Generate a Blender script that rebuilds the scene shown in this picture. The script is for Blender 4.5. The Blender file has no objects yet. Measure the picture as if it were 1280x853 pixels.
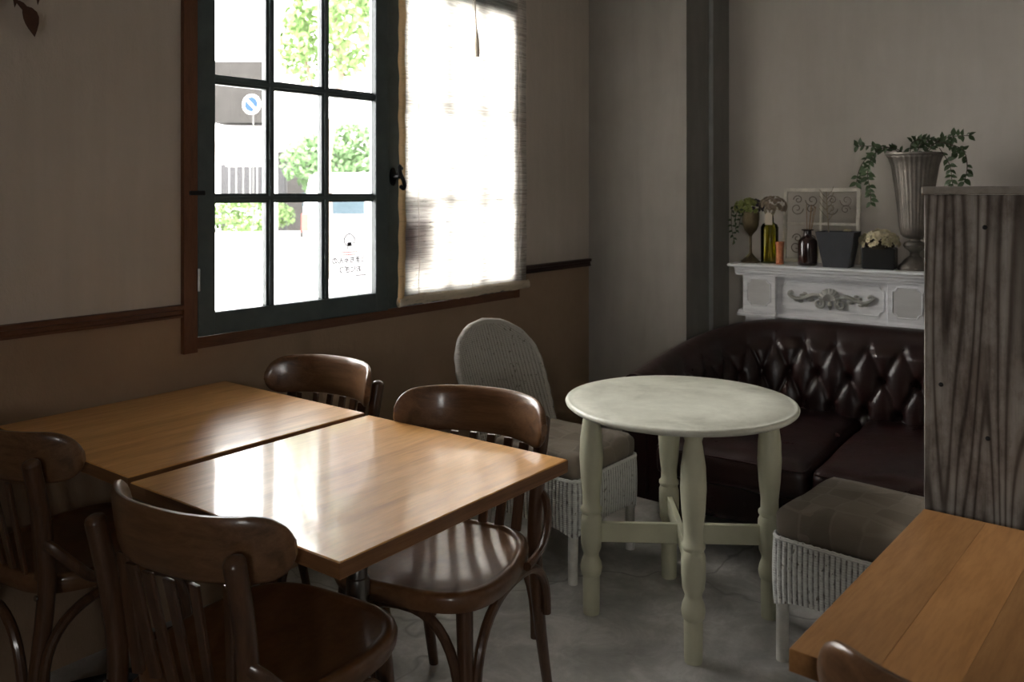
import bpy, bmesh, math, random
from mathutils import Vector, Matrix, noise
PI = math.pi
R = math.radians
sc = bpy.context.scene
COL = sc.collection

# ------------------------------------------------------------------ camera, light, exposure
EYE = 1.30
cam = bpy.data.cameras.new('camera'); camo = bpy.data.objects.new('camera', cam); COL.objects.link(camo)
camo.location = (0, 0, EYE); camo.rotation_euler = (R(90), 0, 0)
cam.sensor_width = 36; cam.lens = 36 * 1070 / 1280
cam.shift_y = -(426.5 - 241) / 1280
cam.clip_start = 0.05; cam.clip_end = 200
cam.dof.use_dof = True; cam.dof.focus_distance = 2.1; cam.dof.aperture_fstop = 6.0
sc.camera = camo

world = bpy.data.worlds.new('world'); sc.world = world; world.use_nodes = True
bg = world.node_tree.nodes['Background']
bg.inputs[0].default_value = (1.0, 0.975, 0.95, 1); bg.inputs[1].default_value = 10.0

sun = bpy.data.lights.new('sun', 'SUN'); sun.energy = 5.0; sun.angle = R(2); sun.color = (1, .96, .9)
suno = bpy.data.objects.new('sun', sun); COL.objects.link(suno)
suno.rotation_euler = Vector((-.45, .62, -1.15)).to_track_quat('-Z', 'Y').to_euler()

vs = sc.view_settings
vs.view_transform = 'Standard'; vs.look = 'None'; vs.gamma = 1; vs.use_curve_mapping = False
vs.exposure = 1.28

# ------------------------------------------------------------------ room frame: x along the window wall, -y into the room
U = Vector((.608, .794, 0)).normalized(); N = Vector((.794, -.608, 0)).normalized()
W0 = Vector((-.927, 2.741, 0))
UANG = math.atan2(U.y, U.x)
ROOM = Matrix.Translation(W0) @ Matrix.Rotation(UANG, 4, 'Z')
def rw(x, y, z=0):
    return ROOM @ Vector((x, y, z))

# portals for the window daylight and the fill through the added rear opening
def portal(name, x, y, z, w, h, face):
    l = bpy.data.lights.new(name, 'AREA'); l.shape = 'RECTANGLE'; l.size = w; l.size_y = h
    l.cycles.is_portal = True
    o = bpy.data.objects.new(name, l); COL.objects.link(o)
    o.location = rw(x, y, z)
    d = (ROOM.to_3x3() @ Vector(face))
    o.rotation_euler = d.to_track_quat('-Z', 'Y').to_euler()
portal('window_portal', .71, .16, 1.5, 1.66, 1.36, (0, -1, 0))
portal('rear_fill_portal', -3.78, -3.55, 1.6, .6, .5, (1, 0, 0))

# ------------------------------------------------------------------ materials
MATS = {}
def nodes(name):
    m = bpy.data.materials.new(name); m.use_nodes = True
    nt = m.node_tree
    return m, nt, nt.nodes['Principled BSDF'], nt.nodes['Material Output']
def lk(nt, a, b): nt.links.new(a, b)
def coords(nt, scale=(1, 1, 1), kind='Object', rot=(0, 0, 0)):
    tc = nt.nodes.new('ShaderNodeTexCoord'); mp = nt.nodes.new('ShaderNodeMapping')
    mp.inputs['Scale'].default_value = scale; mp.inputs['Rotation'].default_value = rot
    lk(nt, tc.outputs[kind], mp.inputs[0]); return mp.outputs[0]
def tnoise(nt, vec, scale=5, detail=4, rough=.5, dist=0):
    n = nt.nodes.new('ShaderNodeTexNoise'); n.inputs['Scale'].default_value = scale
    n.inputs['Detail'].default_value = detail; n.inputs['Roughness'].default_value = rough
    n.inputs['Distortion'].default_value = dist
    lk(nt, vec, n.inputs['Vector']); return n.outputs['Fac']
def ramp(nt, fac, stops):
    r = nt.nodes.new('ShaderNodeValToRGB'); els = r.color_ramp.elements
    while len(els) < len(stops): els.new(.5)
    for e, (p, c) in zip(els, stops):
        e.position = p; e.color = (c[0], c[1], c[2], 1)
    lk(nt, fac, r.inputs[0]); return r.outputs[0]
def mixc(nt, fac, a, b, mode='MIX'):
    m = nt.nodes.new('ShaderNodeMix'); m.data_type = 'RGBA'; m.blend_type = mode
    for s, v in ((m.inputs[0], fac), (m.inputs[6], a), (m.inputs[7], b)):
        if hasattr(v, 'type') and hasattr(v, 'node'): lk(nt, v, s)
        elif isinstance(v, (int, float)): s.default_value = v
        else: s.default_value = (v[0], v[1], v[2], 1)
    return m.outputs[2]
def bump(nt, bs, h, strength=.3, dist=.01):
    b = nt.nodes.new('ShaderNodeBump'); b.inputs['Strength'].default_value = strength
    b.inputs['Distance'].default_value = dist
    lk(nt, h, b.inputs['Height']); lk(nt, b.outputs[0], bs.inputs['Normal'])
def plain(name, c, rough=.5, metal=0, coat=0, var=.12, vs_=12, bmp=0, spec=.5):
    m, nt, bs, out = nodes(name)
    v = coords(nt)
    f = tnoise(nt, v, vs_, 5, .6)
    lo = [x * (1 - var) for x in c]; hi = [min(1, x * (1 + var)) for x in c]
    lk(nt, ramp(nt, f, [(.3, lo), (.7, hi)]), bs.inputs['Base Color'])
    bs.inputs['Roughness'].default_value = rough; bs.inputs['Metallic'].default_value = metal
    bs.inputs['Coat Weight'].default_value = coat; bs.inputs['Coat Roughness'].default_value = .12
    bs.inputs['Specular IOR Level'].default_value = spec
    if bmp: bump(nt, bs, tnoise(nt, v, vs_ * 4, 4, .6), bmp, .004)
    MATS[name] = m; return m
def wood(name, c1, c2, c3, stretch=(14, 1.2, 14), rough=.3, coat=0, bmp=.1, scale=3.0, bigbump=0, fine=9.0, crough=.1):
    m, nt, bs, out = nodes(name)
    v = coords(nt, stretch)
    a = tnoise(nt, v, scale, 6, .6, .7)
    b = tnoise(nt, v, scale * fine, 3, .5)
    col = ramp(nt, a, [(.28, c1), (.5, c2), (.72, c3)])
    dk = ramp(nt, b, [(.35, (.84, .80, .76)), (.6, (1, 1, 1))])
    lk(nt, mixc(nt, .8, col, dk, 'MULTIPLY'), bs.inputs['Base Color'])
    bs.inputs['Roughness'].default_value = rough
    bs.inputs['Coat Weight'].default_value = coat; bs.inputs['Coat Roughness'].default_value = crough; bs.inputs['Specular IOR Level'].default_value = .35
    ad = nt.nodes.new('ShaderNodeMath'); ad.operation = 'MULTIPLY_ADD'
    lk(nt, a, ad.inputs[0]); ad.inputs[1].default_value = bigbump; lk(nt, b, ad.inputs[2])
    b1 = nt.nodes.new('ShaderNodeBump'); b1.inputs['Strength'].default_value = bmp; b1.inputs['Distance'].default_value = .004
    lk(nt, ad.outputs[0], b1.inputs['Height']); lk(nt, b1.outputs[0], bs.inputs['Normal']); lk(nt, b1.outputs[0], bs.inputs['Coat Normal'])
    MATS[name] = m; return m

# chairs: dark walnut stain; grain along x (crest), z (posts)
wood('chair_wood_x', (.10, .050, .023), (.17, .086, .040), (.23, .12, .057), (1.2, 14, 14), .34, .35, .03)
wood('chair_wood_z', (.055, .026, .013), (.092, .044, .022), (.13, .062, .031), (14, 14, 1.2), .32, .5, .03)
wood('seat_wood', (.12, .056, .025), (.17, .082, .037), (.20, .098, .045), (3, 2, 3), .30, .5, .02)
wood('oak_top', (.60, .29, .085), (.80, .42, .135), (.90, .52, .19), (7, .7, 7), .34, .42, .035, 2.4, 1.6, 10, .035)
wood('oak_edge', (.17, .080, .033), (.24, .115, .048), (.28, .14, .06), (1, 1, 20), .35, .3, .05)
for i, k in enumerate((1.0, .80, 1.18, .70, 1.05, .9)):
    wood('plank_wood_%s' % 'abcdef'[i], (.37 * k, .175 * k, .058 * k), (.46 * k, .225 * k, .078 * k), (.53 * k, .27 * k, .10 * k), (9, .9, 9), .42, .15, .05, 2.6 + i * .2)
wood('trim_wood', (.085, .033, .016), (.125, .048, .022), (.16, .065, .03), (2, 14, 14), .5, .1, .1)
wood('trim_wood_z', (.10, .038, .018), (.15, .058, .026), (.18, .072, .034), (14, 14, 2), .5, .1, .1)
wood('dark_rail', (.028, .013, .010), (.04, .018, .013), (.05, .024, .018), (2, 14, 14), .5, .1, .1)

def wall_paint():
    m, nt, bs, out = nodes('painted_plaster')
    v = coords(nt)
    st = tnoise(nt, coords(nt, (9, 9, .8)), 2.2, 5, .6)
    bl = tnoise(nt, v, 1.6, 4, .6)
    up = mixc(nt, .55, ramp(nt, st, [(.3, (.50, .44, .375)), (.7, (.60, .53, .46))]), ramp(nt, bl, [(.3, (.49, .435, .37)), (.7, (.60, .535, .465))]))
    lo = ramp(nt, tnoise(nt, v, 2.5, 5, .65), [(.3, (.30, .205, .130)), (.7, (.375, .262, .170))])
    sp = nt.nodes.new('ShaderNodeSeparateXYZ'); tc = nt.nodes.new('ShaderNodeTexCoord'); lk(nt, tc.outputs['Object'], sp.inputs[0])
    g = nt.nodes.new('ShaderNodeMath'); g.operation = 'GREATER_THAN'; g.inputs[1].default_value = .935
    lk(nt, sp.outputs[2], g.inputs[0])
    lk(nt, mixc(nt, g.outputs[0], lo, up), bs.inputs['Base Color'])
    bs.inputs['Roughness'].default_value = .75
    b = tnoise(nt, coords(nt, (5, 5, 3)), 7, 6, .6)
    bump(nt, bs, b, .35, .012)
    MATS['painted_plaster'] = m
wall_paint()
def plaster(name, a, b, sc_=2.0, streak=(4, 4, .6), rough=.8):
    m, nt, bs, out = nodes(name)
    n1 = tnoise(nt, coords(nt, streak), sc_, 6, .62, .4); n2 = tnoise(nt, coords(nt), 5, 5, .6)
    lk(nt, mixc(nt, .4, ramp(nt, n1, [(.3, a), (.7, b)]), ramp(nt, n2, [(.3, a), (.7, b)])), bs.inputs['Base Color'])
    bs.inputs['Roughness'].default_value = rough
    bump(nt, bs, n2, .25, .01); MATS[name] = m
plaster('end_plaster', (.50, .465, .415), (.60, .56, .51))
plaster('pillar_plaster', (.33, .31, .28), (.43, .405, .37))
plaster('pillar_concrete', (.15, .14, .125), (.23, .22, .20), 3)
plaster('room_plaster', (.36, .34, .31), (.42, .40, .37))
plaster('ceiling_paint', (.42, .40, .37), (.48, .46, .43))

def concrete():
    m, nt, bs, out = nodes('concrete_floor')
    v = coords(nt)
    a = tnoise(nt, v, 1.7, 7, .66, .6); b = tnoise(nt, v, 6.5, 8, .72, .5)
    c1 = ramp(nt, a, [(.32, (.30, .292, .275)), (.52, (.43, .422, .402)), (.70, (.60, .59, .565))])
    c2 = ramp(nt, b, [(.36, (.70, .70, .69)), (.52, (1.02, 1.02, 1.02)), (.62, (1.35, 1.35, 1.36)), (.75, (1.6, 1.6, 1.6))])
    col = mixc(nt, .8, c1, c2, 'MULTIPLY')
    # thin cracks
    vo = nt.nodes.new('ShaderNodeTexVoronoi'); vo.feature = 'DISTANCE_TO_EDGE'; vo.inputs['Scale'].default_value = .55
    wob = tnoise(nt, v, 4, 4, .6)
    addv = nt.nodes.new('ShaderNodeVectorMath'); addv.operation = 'ADD'
    sclv = nt.nodes.new('ShaderNodeVectorMath'); sclv.operation = 'SCALE'; sclv.inputs['Scale'].default_value = .25
    nn = nt.nodes.new('ShaderNodeTexNoise'); nn.inputs['Scale'].default_value = 5; lk(nt, v, nn.inputs['Vector'])
    lk(nt, nn.outputs['Color'], sclv.inputs[0]); lk(nt, v, addv.inputs[0]); lk(nt, sclv.outputs[0], addv.inputs[1])
    lk(nt, addv.outputs[0], vo.inputs['Vector'])
    cr = ramp(nt, vo.outputs['Distance'], [(0, (1, 1, 1)), (.0016, (0, 0, 0))])
    lk(nt, mixc(nt, cr, col, (.27, .262, .25)), bs.inputs['Base Color'])
    lk(nt, ramp(nt, b, [(.3, (.33, .33, .33)), (.7, (.6, .6, .6))]), bs.inputs['Roughness'])
    bump(nt, bs, b, .12, .006)
    MATS['concrete_floor'] = m
concrete()

plain('teal_paint', (.062, .085, .088), .45, var=.15, vs_=20, bmp=.05)
plain('black_iron', (.012, .012, .013), .35, .6)
plain('steel', (.45, .45, .44), .25, 1)
plain('chrome_leg', (.30, .29, .28), .3, 1)
plain('base_iron', (.02, .02, .02), .5, .5)
def glassm(name, fac=.05, tint=(1, 1, 1), rough=.02):
    m, nt, bs, out = nodes(name); nt.nodes.remove(bs)
    t = nt.nodes.new('ShaderNodeBsdfTransparent'); t.inputs[0].default_value = (*tint, 1)
    g = nt.nodes.new('ShaderNodeBsdfGlossy'); g.inputs['Roughness'].default_value = rough
    mx = nt.nodes.new('ShaderNodeMixShader'); fr = nt.nodes.new('ShaderNodeFresnel'); fr.inputs[0].default_value = 1.45
    lk(nt, fr.outputs[0], mx.inputs[0]); lk(nt, t.outputs[0], mx.inputs[1]); lk(nt, g.outputs[0], mx.inputs[2]); lk(nt, mx.outputs[0], out.inputs[0])
    MATS[name] = m
glassm('window_glass', tint=(.985, .985, .985)); glassm('amber_glass', tint=(.84, .82, .34)); 
def blindm(name, ca, transp, tl, stretch=(6, 6, 260)):
    m, nt, bs, out = nodes(name); nt.nodes.remove(bs)
    n1 = tnoise(nt, coords(nt, stretch), 1.0, 3, .6, .3)
    n2 = tnoise(nt, coords(nt, (28, 28, 150)), 1.0, 2, .5, .2)
    col = mixc(nt, .6, ramp(nt, n1, [(.35, [c * .93 for c in ca]), (.6, ca)]), ramp(nt, n2, [(.30, [c * .55 for c in ca]), (.40, ca)]), 'MULTIPLY')
    d = nt.nodes.new('ShaderNodeBsdfDiffuse'); t = nt.nodes.new('ShaderNodeBsdfTranslucent'); p = nt.nodes.new('ShaderNodeBsdfTransparent')
    lk(nt, col, d.inputs[0]); lk(nt, col, t.inputs[0])
    m1 = nt.nodes.new('ShaderNodeMixShader'); m1.inputs[0].default_value = tl
    lk(nt, d.outputs[0], m1.inputs[1]); lk(nt, t.outputs[0], m1.inputs[2])
    m2 = nt.nodes.new('ShaderNodeMixShader')
    fr = ramp(nt, n1, [(.40, (transp * .75,) * 3), (.62, (transp * 1.35,) * 3)])
    lk(nt, fr, m2.inputs[0]); lk(nt, m1.outputs[0], m2.inputs[1]); lk(nt, p.outputs[0], m2.inputs[2])
    lk(nt, m2.outputs[0], out.inputs[0]); MATS[name] = m
blindm('blind_weave', (.97, .94, .88), .50, .95)
blindm('blind_tape', (.78, .62, .40), .02, .55)
blindm('blind_hem', (.82, .76, .66), .02, .45)
plain('cord_cotton', (.62, .55, .46), .8)

plain('sage_paint', (.52, .515, .375), .45, var=.10, vs_=7, bmp=.08)
def sagetop():
    m, nt, bs, out = nodes('sage_top')
    a = tnoise(nt, coords(nt, (1, 1, 1)), 3.5, 6, .65, .5); b = tnoise(nt, coords(nt), 22, 5, .7)
    c1 = ramp(nt, a, [(.30, (.40, .40, .33)), (.48, (.60, .60, .51)), (.7, (.74, .75, .65))])
    c2 = ramp(nt, b, [(.3, (.84, .84, .82)), (.7, (1.05, 1.05, 1.05))])
    lk(nt, mixc(nt, .7, c1, c2, 'MULTIPLY'), bs.inputs['Base Color'])
    lk(nt, ramp(nt, a, [(.3, (.5, .5, .5)), (.7, (.3, .3, .3))]), bs.inputs['Roughness'])
    bump(nt, bs, b, .06, .003); MATS['sage_top'] = m
sagetop()
def wicker(name, c):
    m, nt, bs, out = nodes(name)
    v = coords(nt)
    sp = nt.nodes.new('ShaderNodeSeparateXYZ'); lk(nt, v, sp.inputs[0])
    mz = nt.nodes.new('ShaderNodeMath'); mz.operation = 'MULTIPLY'; mz.inputs[1].default_value = 900; lk(nt, sp.outputs[2], mz.inputs[0])
    sn = nt.nodes.new('ShaderNodeMath'); sn.operation = 'SINE'; lk(nt, mz.outputs[0], sn.inputs[0])
    sp2 = tnoise(nt, coords(nt, (1, 1, .7)), 90, 2, .5)
    w = tnoise(nt, v, 9, 5, .7)
    at = nt.nodes.new('ShaderNodeAttribute'); at.attribute_name = 'groove'
    col = mixc(nt, .8, ramp(nt, sp2, [(.28, (.35, .32, .28)), (.36, (1, 1, 1))]), ramp(nt, w, [(.3, [x * .80 for x in c]), (.65, c)]), 'MULTIPLY')
    gap = mixc(nt, .5, [x * .22 for x in c], ramp(nt, sp2, [(.4, (.06, .05, .045)), (.6, [x * .7 for x in c])]))
    lk(nt, mixc(nt, at.outputs['Fac'], col, gap), bs.inputs['Base Color']); bs.inputs['Roughness'].default_value = .6
    bump(nt, bs, sn.outputs[0], .35, .002); MATS[name] = m
def groove(o, fn):
    a = o.data.attributes.new('groove', 'FLOAT', 'POINT')
    for i, d in enumerate(a.data): d.value = fn(i)
wicker('wicker_white', (.80, .80, .76)); wicker('wicker_grey', (.40, .37, .31))
plain('white_leg', (.70, .69, .64), .5, var=.15, vs_=30)
def fabric(name, a, b, c):
    m, nt, bs, out = nodes(name)
    v = coords(nt)
    n1 = tnoise(nt, v, 5, 3, .5, 1.0)
    vo = nt.nodes.new('ShaderNodeTexVoronoi'); vo.feature = 'DISTANCE_TO_EDGE'; vo.distance = 'MANHATTAN'; vo.inputs['Scale'].default_value = 11
    vo.inputs['Randomness'].default_value = .35; lk(nt, v, vo.inputs['Vector'])
    v2 = nt.nodes.new('ShaderNodeTexVoronoi'); v2.distance = 'MANHATTAN'; v2.inputs['Scale'].default_value = 11; v2.inputs['Randomness'].default_value = .35; lk(nt, v, v2.inputs['Vector'])
    bw = nt.nodes.new('ShaderNodeRGBToBW'); lk(nt, v2.outputs['Color'], bw.inputs[0])
    base = mixc(nt, .6, ramp(nt, n1, [(.35, a), (.52, b), (.66, a)]), ramp(nt, bw.outputs[0], [(.35, [x * .8 for x in a]), (.65, b)]))
    ln = ramp(nt, vo.outputs['Distance'], [(.02, (1, 1, 1)), (.05, (0, 0, 0))])
    lk(nt, mixc(nt, .45, base, mixc(nt, ln, base, c)), bs.inputs['Base Color'])
    bs.inputs['Roughness'].default_value = .85; bs.inputs['Sheen Weight'].default_value = .1
    bump(nt, bs, tnoise(nt, v, 200, 2, .5), .2, .002); MATS[name] = m
fabric('cushion_fabric', (.20, .165, .125), (.25, .21, .165), (.30, .26, .21))
def leather():
    m, nt, bs, out = nodes('oxblood_leather')
    v = coords(nt)
    a = tnoise(nt, v, 6, 5, .6)
    lk(nt, ramp(nt, a, [(.3, (.013, .0045, .0045)), (.7, (.026, .008, .007))]), bs.inputs['Base Color'])
    lk(nt, ramp(nt, tnoise(nt, v, 14, 5, .7), [(.3, (.26, .26, .26)), (.7, (.40, .40, .40))]), bs.inputs['Roughness'])
    bs.inputs['Specular IOR Level'].default_value = .5
    h = tnoise(nt, v, 26, 5, .6, .8); bump(nt, bs, h, .25, .006); MATS['oxblood_leather'] = m
leather()
plain('brass_stud', (.35, .25, .16), .35, 1)
def whitepaint():
    m, nt, bs, out = nodes('mantel_paint')
    v = coords(nt)
    a = tnoise(nt, coords(nt, (1, 3, 8)), 6, 6, .7)
    lk(nt, ramp(nt, a, [(.30, (.62, .63, .65)), (.48, (.80, .81, .83)), (.7, (.88, .89, .91))]), bs.inputs['Base Color'])
    bs.inputs['Roughness'].default_value = .45
    bump(nt, bs, tnoise(nt, v, 60, 4, .6), .08, .003); MATS['mantel_paint'] = m
whitepaint()
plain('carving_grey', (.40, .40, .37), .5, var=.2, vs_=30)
plaster('panel_stain', (.50, .50, .50), (.68, .68, .67), 5, (1, 3, 3), .35)
plain('pewter', (.20, .18, .155), .45, .55, var=.25, vs_=18, bmp=.1)
plain('antique_gold', (.16, .125, .07), .45, .6, var=.3, vs_=20)
plain('copper', (.62, .25, .13), .22, 1, var=.2, vs_=40, bmp=.9)
plain('brown_bottle', (.018, .007, .006), .10, 0, coat=.8)
plain('slate_pot', (.055, .058, .066), .6, var=.15, vs_=10)
plain('black_pot', (.010, .010, .011), .45)
plain('frame_white', (.68, .64, .56), .6, var=.2, vs_=25)
plain('scroll_iron', (.20, .17, .14), .6, .3)
plain('reed', (.34, .22, .13), .7)
plain('cream_petal', (.90, .76, .55), .6, var=.25, vs_=40)
plain('dried_petal', (.34, .27, .20), .8, var=.3, vs_=40)
plain('green_petal', (.28, .31, .10), .6, var=.3, vs_=40)
plain('purple_petal', (.06, .045, .07), .7, var=.3, vs_=40)
plain('leaf_green', (.050, .085, .030), .5, var=.4, vs_=30)
plain('stem_brown', (.05, .035, .02), .7)
plain('dead_leaf', (.075, .028, .014), .7, var=.4, vs_=25)
plain('tag_paper', (.60, .53, .42), .8)
plain('light_pipe', (.34, .345, .335), .5)
plain('dried_stem', (.30, .25, .18), .8)
def weathered():
    m, nt, bs, out = nodes('weathered_wood')
    v = coords(nt, (1, 1, 1))
    g = tnoise(nt, coords(nt, (5.5, 5.5, .55)), 1.0, 2, .5, .25)
    mu = nt.nodes.new('ShaderNodeMath'); mu.operation = 'MULTIPLY'; mu.inputs[1].default_value = 150; lk(nt, g, mu.inputs[0])
    sn = nt.nodes.new('ShaderNodeMath'); sn.operation = 'SINE'; lk(nt, mu.outputs[0], sn.inputs[0])
    ad = nt.nodes.new('ShaderNodeMath'); ad.operation = 'MULTIPLY_ADD'; ad.inputs[1].default_value = .5; ad.inputs[2].default_value = .5; lk(nt, sn.outputs[0], ad.inputs[0])
    f = tnoise(nt, coords(nt, (70, 70, 5)), 2, 5, .65)
    p = tnoise(nt, coords(nt, (1.4, 1.4, .8)), 6, 7, .7)
    c1 = ramp(nt, ad.outputs[0], [(.0, (.095, .075, .06)), (.28, (.25, .225, .195)), (1, (.34, .315, .28))])
    c2 = ramp(nt, f, [(.38, (.22, .19, .17)), (.54, (1, 1, 1))])
    c3 = ramp(nt, p, [(.40, (.36, .29, .25)), (.54, (1, 1, 1)), (.7, (1.25, 1.25, 1.22))])
    lk(nt, mixc(nt, .7, mixc(nt, .75, c1, c2, 'MULTIPLY'), mixc(nt, 1, c1, c3, 'MULTIPLY')), bs.inputs['Base Color'])
    bs.inputs['Roughness'].default_value = .8
    bump(nt, bs, f, .5, .004); MATS['weathered_wood'] = m
weathered()
plain('rough_cap', (.28, .255, .22), .85, var=.3, vs_=30, bmp=.4)
# outdoors
plain('asphalt', (.50, .50, .49), .9, var=.06, vs_=2)
plain('facade_white', (.62, .62, .61), .9, var=.05, vs_=1)
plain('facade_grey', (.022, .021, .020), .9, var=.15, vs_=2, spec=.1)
plain('fence_dark', (.02, .02, .022), .9)
plain('foliage_light', (.10, .17, .05), .8, var=.5, vs_=1.4)
plain('foliage_deep', (.07, .13, .05), .8, var=.5, vs_=1.4)
plain('bark', (.12, .08, .06), .9)
plain('van_white', (.80, .80, .80), .3)
plain('van_glass', (.03, .045, .055), .6, spec=.1)
plain('tail_red', (.55, .03, .02), .3)
plain('tyre', (.02, .02, .022), .8, spec=.1)
plain('van_plastic', (.10, .10, .105), .8)
plain('sign_blue', (.012, .03, .07), .8, spec=.1)
plain('pole_grey', (.05, .05, .05), .8)
plain('sign_white', (.75, .75, .75), .5)
plain('ink_dark', (.05, .045, .045), .6, var=.02)
plain('ink_red', (.65, .10, .06), .6, var=.02)
plain('notice_card', (.28, .10, .12), .8)
m_, nt_, bs_, out_ = nodes('sticker_film'); nt_.nodes.remove(bs_)
tl_ = nt_.nodes.new('ShaderNodeBsdfTranslucent'); tl_.inputs[0].default_value = (.50, .50, .505, 1)
lk(nt_, tl_.outputs[0], out_.inputs[0])
MATS['sticker_film'] = m_

# ------------------------------------------------------------------ mesh helpers
class MB:
    def __init__(s): s.v = []; s.f = []
    def add(s, vs_, fs, M=None):
        o = len(s.v)
        s.v += [(M @ Vector(p))[:] if M else tuple(p) for p in vs_]
        s.f += [tuple(i + o for i in f) for f in fs]; return s
    def box(s, x0, x1, y0, y1, z0, z1, M=None):
        v = [(x, y, z) for z in (z0, z1) for y in (y0, y1) for x in (x0, x1)]
        return s.add(v, [(0, 2, 3, 1), (4, 5, 7, 6), (0, 1, 5, 4), (2, 6, 7, 3), (0, 4, 6, 2), (1, 3, 7, 5)], M)
    def bbox(s, x0, x1, y0, y1, z0, z1, b=.003, M=None):
        # box with chamfered edges: convex hull of shrunk corners
        bm = bmesh.new()
        for x in (x0, x1):
            for y in (y0, y1):
                for z in (z0, z1):
                    sx = b if x == x0 else -b; sy = b if y == y0 else -b; sz = b if z == z0 else -b
                    bm.verts.new((x + sx, y + sy, z)); bm.verts.new((x + sx, y, z + sz)); bm.verts.new((x, y + sy, z + sz))
        bmesh.ops.convex_hull(bm, input=bm.verts)
        bmesh.ops.dissolve_limit(bm, angle_limit=.01, verts=bm.verts, edges=bm.edges)
        bm.verts.index_update()
        r = s.add([v.co[:] for v in bm.verts], [tuple(v.index for v in f.verts) for f in bm.faces], M)
        bm.free(); return r
    def tube(s, pts, rad, n=10, cap=True, flat=1.0, M=None):
        P_ = [Vector(p) for p in pts]; k = len(P_)
        rs = rad if isinstance(rad, (list, tuple)) else [rad] * k
        vv = []; up = None
        for i in range(k):
            t = (P_[min(i + 1, k - 1)] - P_[max(i - 1, 0)]).normalized()
            if up is None:
                up = Vector((0, 0, 1)) if abs(t.z) < .9 else Vector((0, 1, 0))
            a = (up - t * up.dot(t)).normalized(); up = a; b = t.cross(a)
            for j in range(n):
                q = 2 * PI * j / n
                vv.append((P_[i] + (a * math.cos(q) + b * math.sin(q) * flat) * rs[i])[:])
        ff = [(i * n + j, i * n + (j + 1) % n, (i + 1) * n + (j + 1) % n, (i + 1) * n + j) for i in range(k - 1) for j in range(n)]
        if cap: ff += [tuple(range(n - 1, -1, -1)), tuple((k - 1) * n + j for j in range(n))]
        return s.add(vv, ff, M)
    def lathe(s, prof, n=24, cap=True, M=None, flute=0, nf=0):
        vv = []
        for (r, z) in prof:
            for j in range(n):
                q = 2 * PI * j / n
                rr = r * (1 + flute * math.cos(nf * q)) if flute else r
                vv.append((rr * math.cos(q), rr * math.sin(q), z))
        k = len(prof)
        ff = [(i * n + j, i * n + (j + 1) % n, (i + 1) * n + (j + 1) % n, (i + 1) * n + j) for i in range(k - 1) for j in range(n)]
        if cap: ff += [tuple(range(n - 1, -1, -1)), tuple((k - 1) * n + j for j in range(n))]
        return s.add(vv, ff, M)
    def prism(s, poly, a0, a1, axis='z', M=None):
        n = len(poly)
        def mk(p, a):
            return (p[0], p[1], a) if axis == 'z' else ((p[0], a, p[1]) if axis == 'y' else (a, p[0], p[1]))
        vv = [mk(p, a0) for p in poly] + [mk(p, a1) for p in poly]
        ff = [tuple(range(n - 1, -1, -1)), tuple(range(n, 2 * n))] + [(i, (i + 1) % n, n + (i + 1) % n, n + i) for i in range(n)]
        return s.add(vv, ff, M)
    def grid(s, fn, nu, nv, closed_u=False, M=None):
        vv = [fn(i, j) for i in range(nu) for j in range(nv)]
        ff = []
        for i in range(nu if closed_u else nu - 1):
            for j in range(nv - 1):
                a = i * nv + j; b = ((i + 1) % nu) * nv + j
                ff.append((a, b, b + 1, a + 1))
        return s.add(vv, ff, M)
    def rbox(s, x0, x1, y0, y1, z0, z1, r=.02, n=8, puff=0, M=None, wob=0, seed=0):
        # rounded, optionally puffed block
        hx, hy, hz = (x1 - x0) / 2, (y1 - y0) / 2, (z1 - z0) / 2
        c = Vector(((x0 + x1) / 2, (y0 + y1) / 2, (z0 + z1) / 2))
        bm = bmesh.new(); bmesh.ops.create_cube(bm, size=2)
        bmesh.ops.subdivide_edges(bm, edges=bm.edges, cuts=n, use_grid_fill=True)
        for v in bm.verts:
            p = v.co
            # concentrate samples near the edges
            q = Vector([math.copysign(abs(t) ** .65, t) for t in p])
            P_ = Vector((q.x * hx, q.y * hy, q.z * hz))
            I = Vector((max(-hx + r, min(hx - r, P_.x)), max(-hy + r, min(hy - r, P_.y)), max(-hz + r, min(hz - r, P_.z))))
            d = P_ - I
            if d.length > 1e-7: P_ = I + d.normalized() * r if (abs(q.x) > .999 or abs(q.y) > .999 or abs(q.z) > .999) else P_
            if puff:
                k = (1 - (P_.x / hx) ** 2) * (1 - (P_.y / hy) ** 2)
                P_.z += puff * max(0, k) ** .6 * (1 if P_.z > 0 else -.3)
            if wob: P_ += Vector((0, 0, wob * noise.noise(P_ * 9 + Vector((seed, 0, 0)))))
            v.co = P_ + c
        bm.verts.index_update()
        out = s.add([v.co[:] for v in bm.verts], [tuple(v.index for v in f.verts) for f in bm.faces], M)
        bm.free(); return out
    def mesh(s, name, mat, smooth=True, angle=35):
        me = bpy.data.meshes.new(name); me.from_pydata(s.v, [], s.f)
        bm = bmesh.new(); bm.from_mesh(me); bmesh.ops.recalc_face_normals(bm, faces=bm.faces)
        for e in bm.edges:
            if len(e.link_faces) == 2 and e.calc_face_angle(0) > R(angle): e.smooth = False
        for f in bm.faces: f.smooth = smooth
        bm.to_mesh(me); bm.free()
        me.materials.append(MATS[mat]); return me
    def build(s, name, mat, parent=None, smooth=True, angle=35, **props):
        o = bpy.data.objects.new(name, s.mesh(name, mat, smooth, angle)); COL.objects.link(o)
        if parent: o.parent = parent
        for k, v in props.items(): o[k] = v
        return o
def thing(name, label, cat, loc=(0, 0, 0), rotz=0, group=None):
    o = bpy.data.objects.new(name, None); COL.objects.link(o); o.empty_display_size = .1
    o.location = loc; o.rotation_euler = (0, 0, rotz); o['label'] = label; o['category'] = cat
    if group: o['group'] = group
    return o
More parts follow.
